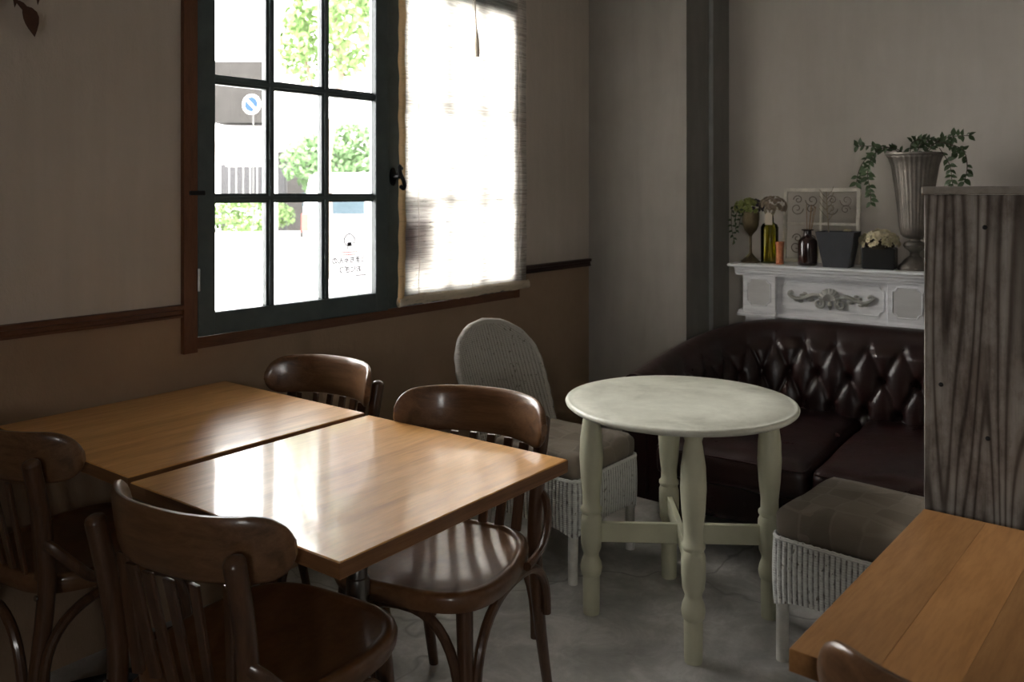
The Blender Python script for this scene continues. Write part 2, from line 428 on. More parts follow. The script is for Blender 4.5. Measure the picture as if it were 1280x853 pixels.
def struct(name, mb, mat, parent=None, smooth=False, label=None):
    o = mb.build(name, mat, parent, smooth)
    if not parent: o['kind'] = 'structure'
    o.matrix_world = ROOM
    if label: o['label'] = label
    return o
def share(name, me, parent, M=None, **props):
    o = bpy.data.objects.new(name, me); COL.objects.link(o); o.parent = parent
    if M is not None: o.matrix_local = M
    for k, v in props.items(): o[k] = v
    return o
def copy_tree(src, parent=None):
    c = src.copy(); COL.objects.link(c)
    if parent: c.parent = parent
    for ch in src.children: copy_tree(ch, c)
    return c
def cr(pts, n=8):
    P_ = [Vector(p) for p in pts]; out = []
    for i in range(len(P_) - 1):
        p0 = P_[max(i - 1, 0)]; p1 = P_[i]; p2 = P_[i + 1]; p3 = P_[min(i + 2, len(P_) - 1)]
        for k in range(n):
            t = k / n
            out.append(.5 * ((2 * p1) + (p2 - p0) * t + (2 * p0 - 5 * p1 + 4 * p2 - p3) * t * t + (3 * p1 - p0 - 3 * p2 + p3) * t ** 3))
    out.append(P_[-1]); return out

# ------------------------------------------------------------------ room shell (room frame)
XR, XE, XD = -3.6, 3.3, -4.7     # rear, far end, right side (y)
H = 2.62
WX0, WX1, WZ0, WZ1 = -.10, 1.525, .838, 2.18
struct('floor', MB().box(XR, XE, XD, .14, -.1, 0), 'concrete_floor', label='mottled grey concrete floor with fine cracks')
struct('ceiling', MB().box(XR, XE, XD, .14, H, H + .1), 'ceiling_paint')
m = MB()
m.box(XR, WX0, 0, .14, 0, H); m.box(WX1, XE, 0, .14, 0, H); m.box(WX0, WX1, 0, .14, 0, WZ0); m.box(WX0, WX1, 0, .14, WZ1, H)
struct('wall_left', m, 'painted_plaster', label='window wall painted grey white above the rail and tan below')
struct('wall_right', MB().box(XR, XE, XD - .12, XD, 0, H), 'room_plaster')
m = MB(); m.box(XR - .14, XR, XD, -3.85, 0, H); m.box(XR - .14, XR, -3.25, .14, 0, H); m.box(XR - .14, XR, -3.85, -3.25, 0, 1.35); m.box(XR - .14, XR, -3.85, -3.25, 1.85, H)  # small opening added out of view, sized for the fill light it lets in
struct('wall_rear', m, 'room_plaster')
# end wall, slightly off square (direction of the mantelpiece)
E_ = Vector((.819, -.574, 0)).normalized(); B_ = Vector((.574, .819, 0)).normalized()
RI = ROOM.inverted()
pa = RI @ (Vector((1.112, 4.376, 0)) - E_ * .45); pb = RI @ (Vector((1.112, 4.376, 0)) + E_ * 4.4); bb = RI.to_3x3() @ (B_ * .12)
poly = [(pa.x, pa.y), (pb.x, pb.y), (pb.x + bb.x, pb.y + bb.y), (pa.x + bb.x, pa.y + bb.y)]
struct('wall_end', MB().prism(poly, 0, H), 'end_plaster', label='pale plaster wall behind the mantelpiece')
# pillar in the corner (window-wall side face, then narrow return strips)
c0 = RI @ Vector((.843, 4.138, 0)); c1 = RI @ Vector((.985, 4.262, 0)); c2 = RI @ Vector((1.125, 4.392, 0))
m = MB(); m.prism([(2.185, .0), (c0.x, c0.y), (c0.x + .012, c0.y + .012), (2.7, .0)], 0, H)
struct('wall_pillar', m, 'pillar_plaster', label='grey plastered pillar in the room corner')
m = MB(); m.prism([(c0.x + .003, c0.y + .0005), (c1.x, c1.y), (c1.x + .02, c1.y + .06), (c0.x + .02, c0.y + .06)], 0, H)
struct('trim_3', m, 'pillar_concrete', label='dark bare concrete edge strip of the pillar')
m = MB(); m.prism([(c1.x + .012, c1.y - .006), (c2.x, c2.y), (c2.x + .02, c2.y + .06), (c1.x + .01, c1.y + .06)], 0, H)
struct('trim_4', m, 'pillar_concrete', label='second dark concrete strip beside the pale wall')
cm_ = (c1 + Vector((.002, -.004, 0)))
m = MB(); m.tube([(cm_.x, cm_.y, 0), (cm_.x, cm_.y, H)], .012, 12)
struct('trim_5', m, 'light_pipe', label='thin pale pipe running up the pillar', smooth=True)
# chair rails
def rail(name, x0, x1, mat, label):
    pr = [(0, .918), (-.014, .918), (-.014, .925), (-.010, .928), (-.010, .940), (-.018, .943), (-.018, .955), (-.012, .957), (0, .957)]
    struct(name, MB().prism(pr, x0, x1, 'x'), mat, label=label)
rail('trim_1', XR, -.146, 'trim_wood', 'brown wooden rail along the wall left of the window')
rail('trim_2', 1.572, 2.195, 'dark_rail', 'dark wooden rail between window blind and pillar')

# ------------------------------------------------------------------ window
win = bpy.data.objects.new('window_1', None); COL.objects.link(win); win.matrix_world = ROOM; win['kind'] = 'structure'
win['label'] = 'dark teal casement window in a brown wooden frame'
MB().box(-.146, WX0, -.018, .10, .805, 2.24).build('frame_side', 'trim_wood_z', win, False)
MB().box(WX1, 1.560, -.018, .10, .815, 2.24).build('frame_side', 'trim_wood_z', win, False)
MB().box(WX0, WX1, -.014, .10, .815, .850).build('frame_sill', 'trim_wood', win, False)
MB().box(WX0, WX1, -.014, .10, 2.17, 2.22).build('frame_head', 'trim_wood', win, False)
MB().box(-.16, 1.58, .10, .20, .78, .815).build('outer_sill', 'facade_grey', win, False)
def sash(x0, x1, stl, str_, open_deg, cols, rows):
    # local x from the hinge side; y: -.02 (room) .. .02 (street)
    o = bpy.data.objects.new('casement_sash', None); COL.objects.link(o); o.parent = win
    o.location = (x0, .004, 0); o.rotation_euler = (0, 0, R(open_deg))
    w = x1 - x0; z0, z1 = .852, 2.165; gb, gt = .923, 2.09
    fr = MB(); fr.bbox(0, stl, -.02, .022, z0, z1); fr.bbox(w - str_, w, -.02, .022, z0, z1)
    fr.bbox(stl - .001, w - str_ + .001, -.0195, .022, z0, gb); fr.bbox(stl - .001, w - str_ + .001, -.0195, .022, gt, z1)
    fr.build('sash_frame', 'teal_paint', o, False)
    xs = [stl] + cols + [w - str_]; zs = [gb] + rows + [gt]
    for c in cols:
        mm = MB(); mm.bbox(c - .0165, c + .0165, -.006, .020, gb, gt, .002); mm.bbox(c - .008, c + .008, -.016, -.005, gb, gt, .002)
        mm.build('muntin', 'teal_paint', o, False)
    for c in rows:
        mm = MB(); mm.bbox(stl, w - str_, -.0055, .0195, c - .0155, c + .0155, .002); mm.bbox(stl, w - str_, -.0155, -.0045, c - .007, c + .007, .002)
        mm.build('muntin', 'teal_paint', o, False)
    for i in range(len(xs) - 1):
        for j in range(len(zs) - 1):
            MB().box(xs[i], xs[i + 1], .009, .012, zs[j], zs[j + 1]).build('pane', 'window_glass', o, False)
    return o
ROWS = [1.282, 1.660]
sl = sash(-.098, .690, .062, .062, -2.4, [.273, .502], ROWS)
sr = sash(.700, 1.522, .098, .052, 0, [.338, .560], ROWS)
# hinge, catch
for z in (1.03, 1.93):
    MB().lathe([(.006, -.035), (.006, .035)], 10, M=Matrix.Translation((0, -.026, z))).build('hinge', 'steel', sl)
MB().bbox(-.03, .02, -.034, -.016, 1.292, 1.306, .002).build('catch', 'black_iron', sl, False)
# handle on the fixed stile
hd = MB(); hx = .040; hz = 1.362
hd.lathe([(.0, -.0295), (.012, -.029), (.015, -.024), (.016, -.018)], 18, M=Matrix.Translation((hx, 0, hz)) @ Matrix.Diagonal((1, 1, 2.1, 1)) @ Matrix.Rotation(R(-90), 4, 'X'))
hd.v = hd.v
hp = MB()
hp.add([(hx + .015 * math.cos(a), y, hz + .036 * math.sin(a)) for y in (-.019, -.027) for a in [2 * PI * k / 20 for k in range(20)]],
       [tuple(range(20)), tuple(range(39, 19, -1))] + [(k, (k + 1) % 20, 20 + (k + 1) % 20, 20 + k) for k in range(20)])
hp.tube([(hx, -.026, hz), (hx, -.062, hz)], [.010, .008], 12)
pts = cr([(hx + .006, -.064, hz + .030), (hx - .006, -.066, hz + .040), (hx - .008, -.068, hz + .028), (hx + .0, -.066, hz + .008), (hx + .014, -.066, hz - .012), (hx + .020, -.068, hz - .034), (hx + .012, -.069, hz - .046), (hx + .002, -.066, hz - .040)], 5)
hp.tube(pts, [.0065 + .002 * math.sin(PI * i / (len(pts) - 1)) for i in range(len(pts))], 10)
hp.lathe([(.001, -.009), (.008, -.004), (.008, .004), (.001, .009)], 10, M=Matrix.Translation((hx + .004, -.065, hz + .031)))
hp.lathe([(.001, -.009), (.008, -.004), (.008, .004), (.001, .009)], 10, M=Matrix.Translation((hx + .003, -.066, hz - .040)))
hp.build('handle', 'black_iron', sr, label='curled black iron window handle')

# window sticker with mirrored lettering (reads properly from the street)
st = thing('window_sticker', 'shop sticker on the lower right pane with mirrored lettering and rice ball emblem', 'sticker', rw(.40, -.0350, 0), UANG + R(-2.4))
SX, SY = .115, .0085 + .030 - .004 - .018 + .0
MB().box(SX - .088, SX + .092, .019, .0195, .955, 1.205).build('film', 'sticker_film', st, False)
def text_part(body, size, cx, cz, mat, name, bold=.0):
    cu = bpy.data.curves.new(name, 'FONT'); cu.body = body; cu.size = size; cu.align_x = 'CENTER'; cu.align_y = 'CENTER'; cu.offset = bold
    to = bpy.data.objects.new('tmp_text', cu); COL.objects.link(to)
    bpy.context.view_layer.update()
    dg = bpy.context.evaluated_depsgraph_get()
    me = bpy.data.meshes.new_from_object(to.evaluated_get(dg))
    bpy.data.objects.remove(to)
    for v in me.vertices:
        x, y = v.co.x, v.co.y
        v.co = (-x + cx, .0185, y + cz)
    me.materials.clear(); me.materials.append(MATS[mat])
    o = bpy.data.objects.new(name, me); COL.objects.link(o); o.parent = st; return o
text_part('たまちゃんの', .0265, SX, 1.052, 'ink_dark', 'lettering', .0007)
text_part('おにぎり', .0265, SX + .004, 1.017, 'ink_dark', 'lettering', .0007)
em = MB()
ring = [Vector((SX + .001 + .024 * math.cos(a) * (1 - .10 * math.sin(a)), .0185, 1.127 + .022 * math.sin(a))) for a in [2 * PI * k / 24 for k in range(25)]]
em.tube(ring, .0015, 5, False)
em.box(SX - .008, SX + .010, .0180, .0187, 1.104, 1.118)
for s_ in (-1, 1):
    em.tube([(SX + .001 + s_ * .008, .0185, 1.104), (SX + .001 + s_ * .009, .0185, 1.094)], .0011, 5)
    em.tube([(SX + .001 + s_ * .023, .0185, 1.130), (SX + .001 + s_ * .030, .0185, 1.138)], .0011, 5)
em.build('emblem', 'ink_dark', st)
rd = MB(); random.seed(4)
for row, wd in ((1.082, .036), (1.073, .030)):
    x = SX - wd
    while x < SX + wd:
        l = random.uniform(.003, .006); rd.box(x, x + l, .0181, .0187, row - .0022, row + .0022); x += l + .0025
rd.build('red_marks', 'ink_red', st, False)
sm = MB(); x = SX + .03
while x < SX + .075:
    sm.box(x, x + .004, .0181, .0187, .992, .996); x += .0055
sm.build('small_marks', 'ink_dark', st, False)

# notice hung outside behind the blind
nc = thing('notice_board', 'dark reddish notice seen through the blind at lower left', 'notice', rw(0, 0, 0), UANG)
MB().bbox(.79, .945, .050, .056, .985, 1.255, .002).build('board', 'notice_card', nc, False)
MB().bbox(.785, .950, .056, .062, .98, 1.26, .002).build('backing', 'sign_white', nc, False)

# ------------------------------------------------------------------ roll blind
bl = thing('window_blind', 'cream woven blind hanging over the right half of the window', 'blind', rw(0, 0, 0), UANG)
BX0, BX1, BZ = .738, 1.568, .880
def bly(x, z):
    return -.050 + .006 * noise.noise(Vector((x * 5, z * 2.0, 1))) + .004 * noise.noise(Vector((x * 16, z * 9, 4)))
def blx(x, z):
    return x + .004 * noise.noise(Vector((x * 2, z * 7, 9)))
NX, NZ = 70, 130
g = MB(); g.grid(lambda i, j: (blx(BX0 + .03 + (BX1 - BX0 - .03) * i / (NX - 1), BZ + (2.32 - BZ) * j / (NZ - 1)), bly(BX0 + (BX1 - BX0) * i / (NX - 1), BZ + (2.32 - BZ) * j / (NZ - 1)), BZ + (2.32 - BZ) * j / (NZ - 1)), NX, NZ)
g.build('woven_sheet', 'blind_weave', bl)
g = MB(); g.grid(lambda i, j: (blx(BX0 + .036 * i / 3, BZ + 1.44 * j / 89) - .002 * math.sin(j * .9), bly(BX0 + .036 * i / 3, BZ + 1.44 * j / 89) - .004 - .005 * math.sin(PI * i / 3), BZ - .004 + 1.444 * j / 89), 4, 90)
g.build('edge_tape', 'blind_tape', bl)
def hemf(i, j):
    x = BX0 + (BX1 - BX0 + .012) * i / 79; q = 2 * PI * j / 12
    rr = .019 + .004 * noise.noise(Vector((x * 14, q, 2))) + .004 * noise.noise(Vector((x * 40, math.cos(q) * 3, math.sin(q) * 3)))
    return (x, -.052 + rr * .55 * math.cos(q), BZ - .002 + .006 * noise.noise(Vector((x * 4, 0, 0))) + rr * math.sin(q))
g = MB(); g.grid(hemf, 80, 13); g.build('bottom_hem', 'blind_hem', bl)
for x in (.845, 1.175, 1.50):
    g = MB(); g.tube([(x + .002 * math.sin(k * 2.1), -.058 + .002 * math.sin(k * 1.3), BZ + 1.44 * k / 40) for k in range(41)], .0012, 5)
    g.build('stitch_cord', 'cord_cotton', bl)
g = MB(); x0 = 1.165
g.tube(cr([(x0 - .01, -.075, 2.40), (x0 - .004, -.078, 2.2), (x0 + .002, -.08, 2.06), (x0 + .006, -.082, 1.98)], 5), .0035, 6)
g.tube(cr([(x0 - .002, -.075, 2.40), (x0 - .001, -.077, 2.2), (x0 + .004, -.08, 2.05), (x0 + .008, -.082, 1.98)], 5), .0025, 6)
g.tube([(x0 + .006, -.082, 1.99), (x0 + .008, -.082, 1.95), (x0 + .009, -.082, 1.90), (x0 + .009, -.082, 1.875)], [.004, .010, .0125, .011], 10)
g.build('pull_cord', 'cord_cotton', bl, label='pull cord with a flat cloth tassel')

# ------------------------------------------------------------------ bentwood chairs
def make_chair():
    t = thing('bentwood_chair', '', 'chair')
    sz = .452
    # seat: rounded trapezoid with raised rim
    def outline(k, inset=0.0):
        out = []
        for i in range(56):
            a = 2 * PI * i / 56
            ca, sa = math.cos(a), math.sin(a)
            e = 2 / 3.4
            x = math.copysign(abs(ca) ** e, ca); y = math.copysign(abs(sa) ** e, sa)
            wx = (.205 if y > 0 else .205 - .030 * (-y)) - inset
            out.append((x * wx, y * (.205 - inset)))
        return out
    m = MB(); rings = [(0, sz - .040), (-.004, sz - .030), (-.006, sz - .012), (-.003, sz - .002), (.004, sz + .002), (.012, sz + .002), (.017, sz - .002), (.024, sz - .004), (.10, sz - .009), (.17, sz - .011)]
    vv = []; 
    for ins, z in rings:
        vv += [(x, y, z) for x, y in outline(0, ins)]
    vv.append((0, 0, sz - .011)); n = 56; ff = []
    for r_ in range(len(rings) - 1):
        for i in range(n): ff.append((r_ * n + i, r_ * n + (i + 1) % n, (r_ + 1) * n + (i + 1) % n, (r_ + 1) * n + i))
    l = (len(rings) - 1) * n
    for i in range(n): ff.append((l + i, l + (i + 1) % n, len(vv) - 1))
    ff.append(tuple(range(n - 1, -1, -1)))
    m.add(vv, ff); m.build('seat', 'seat_wood', t, angle=50)
    # front legs
    for s in (-1, 1):
        MB().tube([(s * .150, .150, sz - .036), (s * .158, .160, .28), (s * .175, .185, 0)], [.019, .017, .0125], 14).build('leg', 'chair_wood_z', t)
    # rear legs run up as back posts
    for s in (-1, 1):
        pts = cr([(s * .170, -.290, 0), (s * .166, -.235, .22), (s * .166, -.205, .43), (s * .170, -.215, .58), (s * .174, -.243, .722)], 6)
        rr = [.0125 + .006 * min(1, i / 10) for i in range(len(pts))]
        m = MB(); m.tube(pts, rr, 14)
        p = pts[-1]; d = (pts[-1] - pts[-2]).normalized()
        m.tube([p, p + d * .006, p + d * .010, p + d * .012], [.0185, .016, .010, .002], 14)
        o = m.build('leg', 'chair_wood_z', t)
        q = MB(); q.lathe([(.0005, 0), (.005, .001), (.006, .003), (.006, .006)], 10, M=Matrix.Translation((s * .166, -.224, .43)) @ Matrix.Rotation(R(90), 4, 'X')); 
        q.build('bolt', 'steel', o)
    # crest rail: curved, rounded ends
    def crestf(i, j):
        NU = 56; u_ = math.sin(PI / 2 * (-1 + 2 * i / NU) * .999) / math.sin(PI / 2 * .999)
        x = .214 * u_
        hh = max(.014, .058 * max(0, 1 - min(1, max(0, (abs(u_) - .74) / .26)) ** 2.6) ** (1 / 2.3))
        zc = .722 + .006 * (1 - u_ * u_)
        yb = -.254 + .104 * abs(u_) ** 2.5
        prof = [(-.8, .0), (-1, .5), (-.8, 1)]
        # cross section: loop of 12
        q = 2 * PI * j / 14
        cz = math.sin(q); cy = math.cos(q)
        zz = math.copysign(abs(cz) ** .55, cz) * hh
        yy = math.copysign(abs(cy) ** .8, cy) * .0115 * (1 - .25 * max(0, (abs(u_) - .95) / .05))
        tilt = -(zz) * .16
        th = (u_ * .55)
        return (x - yy * math.sin(th) * 1.0, yb + yy * math.cos(th) + tilt, zc + zz)
    m = MB(); m.grid(crestf, 57, 15); m.f += [tuple(range(14)), tuple(56 * 15 + j for j in range(13, -1, -1))]
    m.build('backrest', 'chair_wood_x', t, angle=60)
    for k in range(6):
        u_ = (k - 2.5) / 2.5
        xt = .132 * u_; yt = -.249 + .104 * abs(xt / .214) ** 2.5
        xb = .118 * u_
        m = MB(); rot = -.5 * u_ * .5
        m.bbox(-.012, .012, -.0045, .0045, 0, 1, .002)
        o = m
        for i, p in enumerate(o.v):
            f = p[2]; x = xb + (xt - xb) * f; y = -.196 + (yt + .196) * f - .006 * math.sin(PI * f)
            o.v[i] = (x + p[0], y + p[1] + p[0] * rot, sz - .006 + (.672 - sz) * f)
        o.build('slat', 'chair_wood_z', t, False)
    # bent braces from post down beside the seat
    for s in (-1, 1):
        pts = cr([(s * .178, -.216, .545), (s * .198, -.203, .530), (s * .214, -.172, .492), (s * .218, -.135, .455), (s * .215, -.095, .436), (s * .211, -.05, .430)], 6)
        MB().tube(pts, .0125, 10, flat=.8).build('brace', 'chair_wood_z', t)
    # bent hoops below the seat
    def hoop(a, b, nm):
        a = Vector(a); b = Vector(b); mid = (a + b) / 2
        top = sz - .052
        pts = []
        for k in range(21):
            q = PI * k / 20; zz_ = a.z if q < PI / 2 else b.z
            p = mid - (b - a) / 2 * math.copysign(abs(math.cos(q)) ** .8, math.cos(q)); p.z = zz_ + (top - zz_) * math.sin(q) ** .75; pts.append(p)
        MB().tube(pts, .0115, 10).build(nm, 'chair_wood_z', t)
    hoop((.150, .170, .16), (-.150, .170, .16), 'hoop')
    hoop((.178, .150, .20), (.190, -.225, .24), 'hoop')
    hoop((-.178, .150, .20), (-.190, -.225, .24), 'hoop')
    hoop((.150, -.245, .16), (-.150, -.245, .16), 'hoop')
    return t
chair0 = make_chair()
CH = [((-.462, 1.632), 60, 'brown bentwood chair in front of the glossy table, slatted back to the viewer'),
      ((-.178, 2.030), 246, 'bentwood chair between the glossy table and the white wicker chair'),
      ((-.680, 2.468), 238, 'bentwood chair beneath the window sill at the far end of the table against the wall'),
      ((-1.045, 2.115), 59, 'shadowed bentwood chair at the left edge, back overlapping the table by the wall'),
      ((.640, 1.050), 56, 'bentwood chair at the planked table, only the tip of its backrest showing')]
for i, ((x, y), a, lab) in enumerate(CH):
    c = chair0 if i == 0 else copy_tree(chair0)
    c.location = (x, y, 0); c.rotation_euler = (0, 0, R(a - 90)); c['label'] = lab; c['group'] = 'brown bentwood chairs'

# ------------------------------------------------------------------ pedestal tables
def ped_table(cx, cy, ang, w, l, label, zt=.70):
    t = thing('dining_table', label, 'table', (cx, cy, 0), R(ang), 'oak topped pedestal tables')
    MB().bbox(-w / 2, w / 2, -l / 2, l / 2, zt - .030, zt, .0018).build('tabletop', 'oak_top', t, False)
    m = MB()
    e = .0008
    m.box(-w / 2 - e, w / 2 + e, -l / 2 - e, -l / 2 + .002, zt - .028, zt - .002); m.box(-w / 2 - e, w / 2 + e, l / 2 - .002, l / 2 + e, zt - .028, zt - .002)
    m.box(-w / 2 - e, -w / 2 + .002, -l / 2, l / 2, zt - .028, zt - .002); m.box(w / 2 - .002, w / 2 + e, -l / 2, l / 2, zt - .028, zt - .002)
    m.build('edge_band', 'oak_edge', t, False)
    m = MB(); m.lathe([(.021, .03), (.021, .43), (.025, .432), (.026, .455), (.024, .47), (.021, .472), (.021, zt - .034)], 20); m.box(-.16, .16, -.03, .03, zt - .040, zt - .030)
    m.build('pedestal', 'chrome_leg', t)
    m = MB()
    for k in range(4):
        M = Matrix.Rotation(k * PI / 2 + PI / 4, 4, 'Z'); m.tube([(.0, 0, .04), (.15, 0, .032), (.29, 0, .014)], [.024, .018, .012], 8, M=M)
    m.lathe([(.04, .012), (.04, .05), (.026, .06)], 18); m.build('base', 'base_iron', t)
    return t
ped_table(-.333, 1.849, -37.0, .640, .672, 'glossy oak table reflecting the window, nearer of the two pushed together')
ped_table(-.862, 2.266, -37.6, .648, .668, 'oak topped table pushed against the window wall')

# planked table on the right
t = thing('plank_table', 'orange brown table of joined planks beneath the weathered board', 'table', (.918 + .0, 1.086, 0), R(-40))
random.seed(8)
L_, Wd = .65, .90; x = -Wd / 2; k = 0
for wd, ml in zip((.105, .088, .098, .110, .092, .101, .108, .096, .102), 'badcfbeda'):
    x1 = min(x + wd, Wd / 2)
    MB().bbox(x, x1 - .0001, -L_ / 2, L_ / 2, .670, .700, .0005).build('plank', 'plank_wood_' + ml, t, False); x = x1
m = MB(); m.box(-.40, .40, -.27, .27, .655, .670); m.build('under_frame', 'oak_edge', t, False)
MB().lathe([(.022, .03), (.022, .655)], 20).build('pedestal', 'chrome_leg', t)
m = MB()
for k in range(4):
    M = Matrix.Rotation(k * PI / 2 + PI / 4, 4, 'Z'); m.tube([(.0, 0, .04), (.15, 0, .032), (.29, 0, .014)], [.024, .018, .012], 8, M=M)
m.lathe([(.04, .012), (.04, .05), (.026, .06)], 18); m.build('base', 'base_iron', t)

# ------------------------------------------------------------------ weathered board screen
t = thing('board_screen', 'tall weathered grey board screen with a flat cap behind the planked table', 'screen', (.803, 1.668, 0), R(-38))
for i, (a, b) in enumerate(((0, .245), (.247, .47), (.472, .71), (.712, .93))):
    MB().bbox(a, b, .0, .022, 0, 1.296, .0015).build('plank', 'weathered_wood', t, False)
MB().bbox(.004, .024, .022, .30, 0, 1.296, .0015).build('plank', 'weathered_wood', t, False)
MB().bbox(-.004, .935, -.006, .31, 1.297, 1.312, .002).build('cap_board', 'rough_cap', t, False)
kn = MB()
for (kx, kz) in ((.105, 1.235), (.03, .93), (.20, .93), (.11, .84)):
    kn.lathe([(.001, 0), (.004, .0015), (.005, .003)], 10, M=Matrix.Translation((kx, -.0022, kz)) @ Matrix.Rotation(R(-90), 4, 'X'))
kn.build('nail_heads', 'base_iron', t)

# ------------------------------------------------------------------ round table
t = thing('round_table', 'pale green painted round table with turned legs in front of the sofa', 'table', (.517, 2.635, 0), 0)
zt = .668
MB().lathe([(.330, zt - .026), (.343, zt - .024), (.350, zt - .018), (.352, zt - .012), (.349, zt - .006), (.341, zt - .0035), (.334, zt - .0048), (.328, zt - .001), (.25, zt), (.001, zt)], 96).build('tabletop', 'sage_top', t, angle=60)
prof = [(.0245, 0), (.0255, .01), (.0265, .10), (.0255, .118), (.030, .122), (.034, .142), (.031, .160), (.0245, .176), (.0235, .186), (.031, .205), (.0385, .235), (.0390, .275), (.036, .296), (.0285, .310), (.0335, .318), (.0335, .326), (.027, .333), (.0265, .36), (.033, .42), (.0365, .48), (.0345, .54), (.0275, .59), (.0235, .612), (.027, .622), (.031, .628), (.031, zt - .027)]
random.seed(2)
for k in range(4):
    a = R(-3.0 + 90 * k); c = Vector((.272 * math.cos(a), .262 * math.sin(a), 0))
    m = MB(); m.lathe(prof, 28); 
    # flat oval facets on the block where the stretchers meet
    for i, p in enumerate(m.v):
        if .195 < p[2] < .305:
            x, y = p[0] * math.cos(a) + p[1] * math.sin(a), -p[0] * math.sin(a) + p[1] * math.cos(a)
            x, y = p[0], p[1]
            lim = .0315
            x = max(-lim, min(lim, x)); y = max(-lim, min(lim, y)); m.v[i] = (x, y, p[2])
    me = m.mesh('leg', 'sage_paint', angle=50)
    share('leg', me, t, Matrix.Translation(c) @ Matrix.Rotation(a, 4, 'Z'))
MB().bbox(-.25, .25, -.009, .009, .222, .282, .002).build('stretcher', 'sage_paint', t, False).rotation_euler = (0, 0, R(-3))
o = MB().bbox(-.24, .24, -.009, .009, .2225, .2825, .002).build('stretcher', 'sage_paint', t, False); o.rotation_euler = (0, 0, R(87))

# ------------------------------------------------------------------ wicker chairs
def make_wicker():
    t = thing('wicker_chair', '', 'chair')
    w, d = .400, .430           # front edge at y=+d/2
    zt, zb = .345, .150
    for s, y, rr in ((-1, d / 2 - .02, 1), (1, d / 2 - .02, 1), (-1, -d / 2 + .03, 1), (1, -d / 2 + .03, 1)):
        MB().tube([(s * (w / 2 - .022), y, .30), (s * (w / 2 - .018), y, .0)], [.018, .0165], 14).build('leg', 'white_leg', t)
    # skirt walls with woven ribs
    cor = [(-w / 2, -d / 2), (w / 2, -d / 2), (w / 2, d / 2), (-w / 2, d / 2)]
    loop = []; rad = .035
    segs = []
    for k in range(4):
        c = Vector(cor[k]); p = Vector(cor[k - 1]); n_ = Vector(cor[(k + 1) % 4])
        a = c + (p - c).normalized() * rad; b = c + (n_ - c).normalized() * rad
        for q in range(7):
            s = q / 6; loop.append(((1 - s) ** 2 * a + 2 * s * (1 - s) * c + s * s * b))
    loop.append(loop[0])
    # resample
    L = [0]
    for i in range(1, len(loop)): L.append(L[-1] + (loop[i] - loop[i - 1]).length)
    total = L[-1]; ribs = 108; n = ribs * 4; pts = []; j = 0
    for i in range(n):
        s = total * i / n
        while L[j + 1] < s: j += 1
        f = (s - L[j]) / max(1e-9, L[j + 1] - L[j]); p = loop[j].lerp(loop[j + 1], f); dd = (loop[j + 1] - loop[j]).normalized()
        pts.append((p, Vector((dd.y, -dd.x))))
    zr = [0, .12, .3, .5, .7, .85, .95, 1.0]
    def sk(i, jj):
        p, nn_ = pts[i]; f = zr[jj]
        # bottom edge rises between the corners
        ex = abs(p.x) / (w / 2); ey = abs(p.y) / (d / 2); cornerness = min(ex, ey)
        zb_ = zb + .032 * (1 - cornerness ** 5)
        off = .0048 * abs(math.cos(PI * i / 4)) + .004 + .008 * math.sin(PI * min(1, f * 1.0)) * .5
        if jj == len(zr) - 1: off += .002 * math.sin(i * .8)
        z = zb_ + (zt - zb_) * f
        q = p + nn_ * off
        return (q.x, q.y, z)
    m = MB(); m.grid(sk, n, len(zr), True); groove(m.build('skirt', 'wicker_white', t, angle=180), lambda i: (0, .1, 1, .1)[(i // len(zr)) % 4])
    # rolled rim
    m = MB(); m.tube([(p.x + nn_.x * .004, p.y + nn_.y * .004, zt + .0015 * math.sin(i * 1.1)) for i, (p, nn_) in list(enumerate(pts))[::2]] + [(pts[0][0].x + pts[0][1].x * .004, pts[0][0].y + pts[0][1].y * .004, zt)], .006, 7, False)
    m.box(-w / 2 + .01, w / 2 - .01, -d / 2 + .01, d / 2 - .01, zt - .02, zt - .004)
    m.build('rim', 'wicker_white', t)
    # backrest, balloon shape leaning back
    zb0, zb1 = .30, .800
    NR = 40
    def half(f):      # half width by height fraction
        if f < .62: return .214 + .022 * math.sin(PI / 2 * f / .62)
        q = (f - .62) / .38; return .236 * math.sqrt(max(0, 1 - q ** 2.3))
    def bk(face):
        def fn(i, j):
            f = j / 44; u_ = -1 + 2 * i / (NR * 4); hw = half(f) + .0005
            x = u_ * hw; z = zb0 + (zb1 - zb0) * f
            y = -d / 2 + .022 - .165 * f ** 1.1 + .035 * (x / .21) ** 2 * (1 - .3 * f)
            rib = .004 * abs(math.cos(PI * (x / .0165)))
            return (x, y + (rib + .006 if face else -.006 - rib), z)
        return fn
    m = MB(); m.grid(bk(1), NR * 4 + 1, 45); m.grid(bk(0), NR * 4 + 1, 45)
    vv_ = list(m.v); groove(m.build('backrest', 'wicker_grey', t, angle=180), lambda i: max(0, 1 - 2.2 * abs(math.cos(PI * vv_[i][0] / .0165))))
    edge = []
    for s in (1, -1):
        rng = range(0, 45) if s == 1 else range(44, -1, -1)
        for j in rng:
            f = j / 44; hw = half(f); x = s * hw; edge.append((x, -d / 2 + .022 - .165 * f ** 1.1 + .035 * (x / .21) ** 2 * (1 - .3 * f), zb0 + (zb1 - zb0) * f))
    ee = [edge[0]]
    for p in edge[1:]:
        if (Vector(p) - Vector(ee[-1])).length > .008: ee.append(p)
    m = MB(); m.tube(ee, [.0125 + .0012 * math.sin(i * 1.3) for i in range(len(ee))], 8); m.build('back_border', 'wicker_grey', t, angle=180)
    m = MB(); m.rbox(-w / 2 + .004, w / 2 - .004, -d / 2 + .045, d / 2 + .004, zt - .005, zt + .075, .030, 10, .016, wob=.008, seed=3)
    m.build('cushion', 'cushion_fabric', t)
    return t
wk = make_wicker()
f1 = Vector((.777, -.629, 0)).normalized()
c1_ = Vector((.319, 2.983, 0)) - f1 * .198
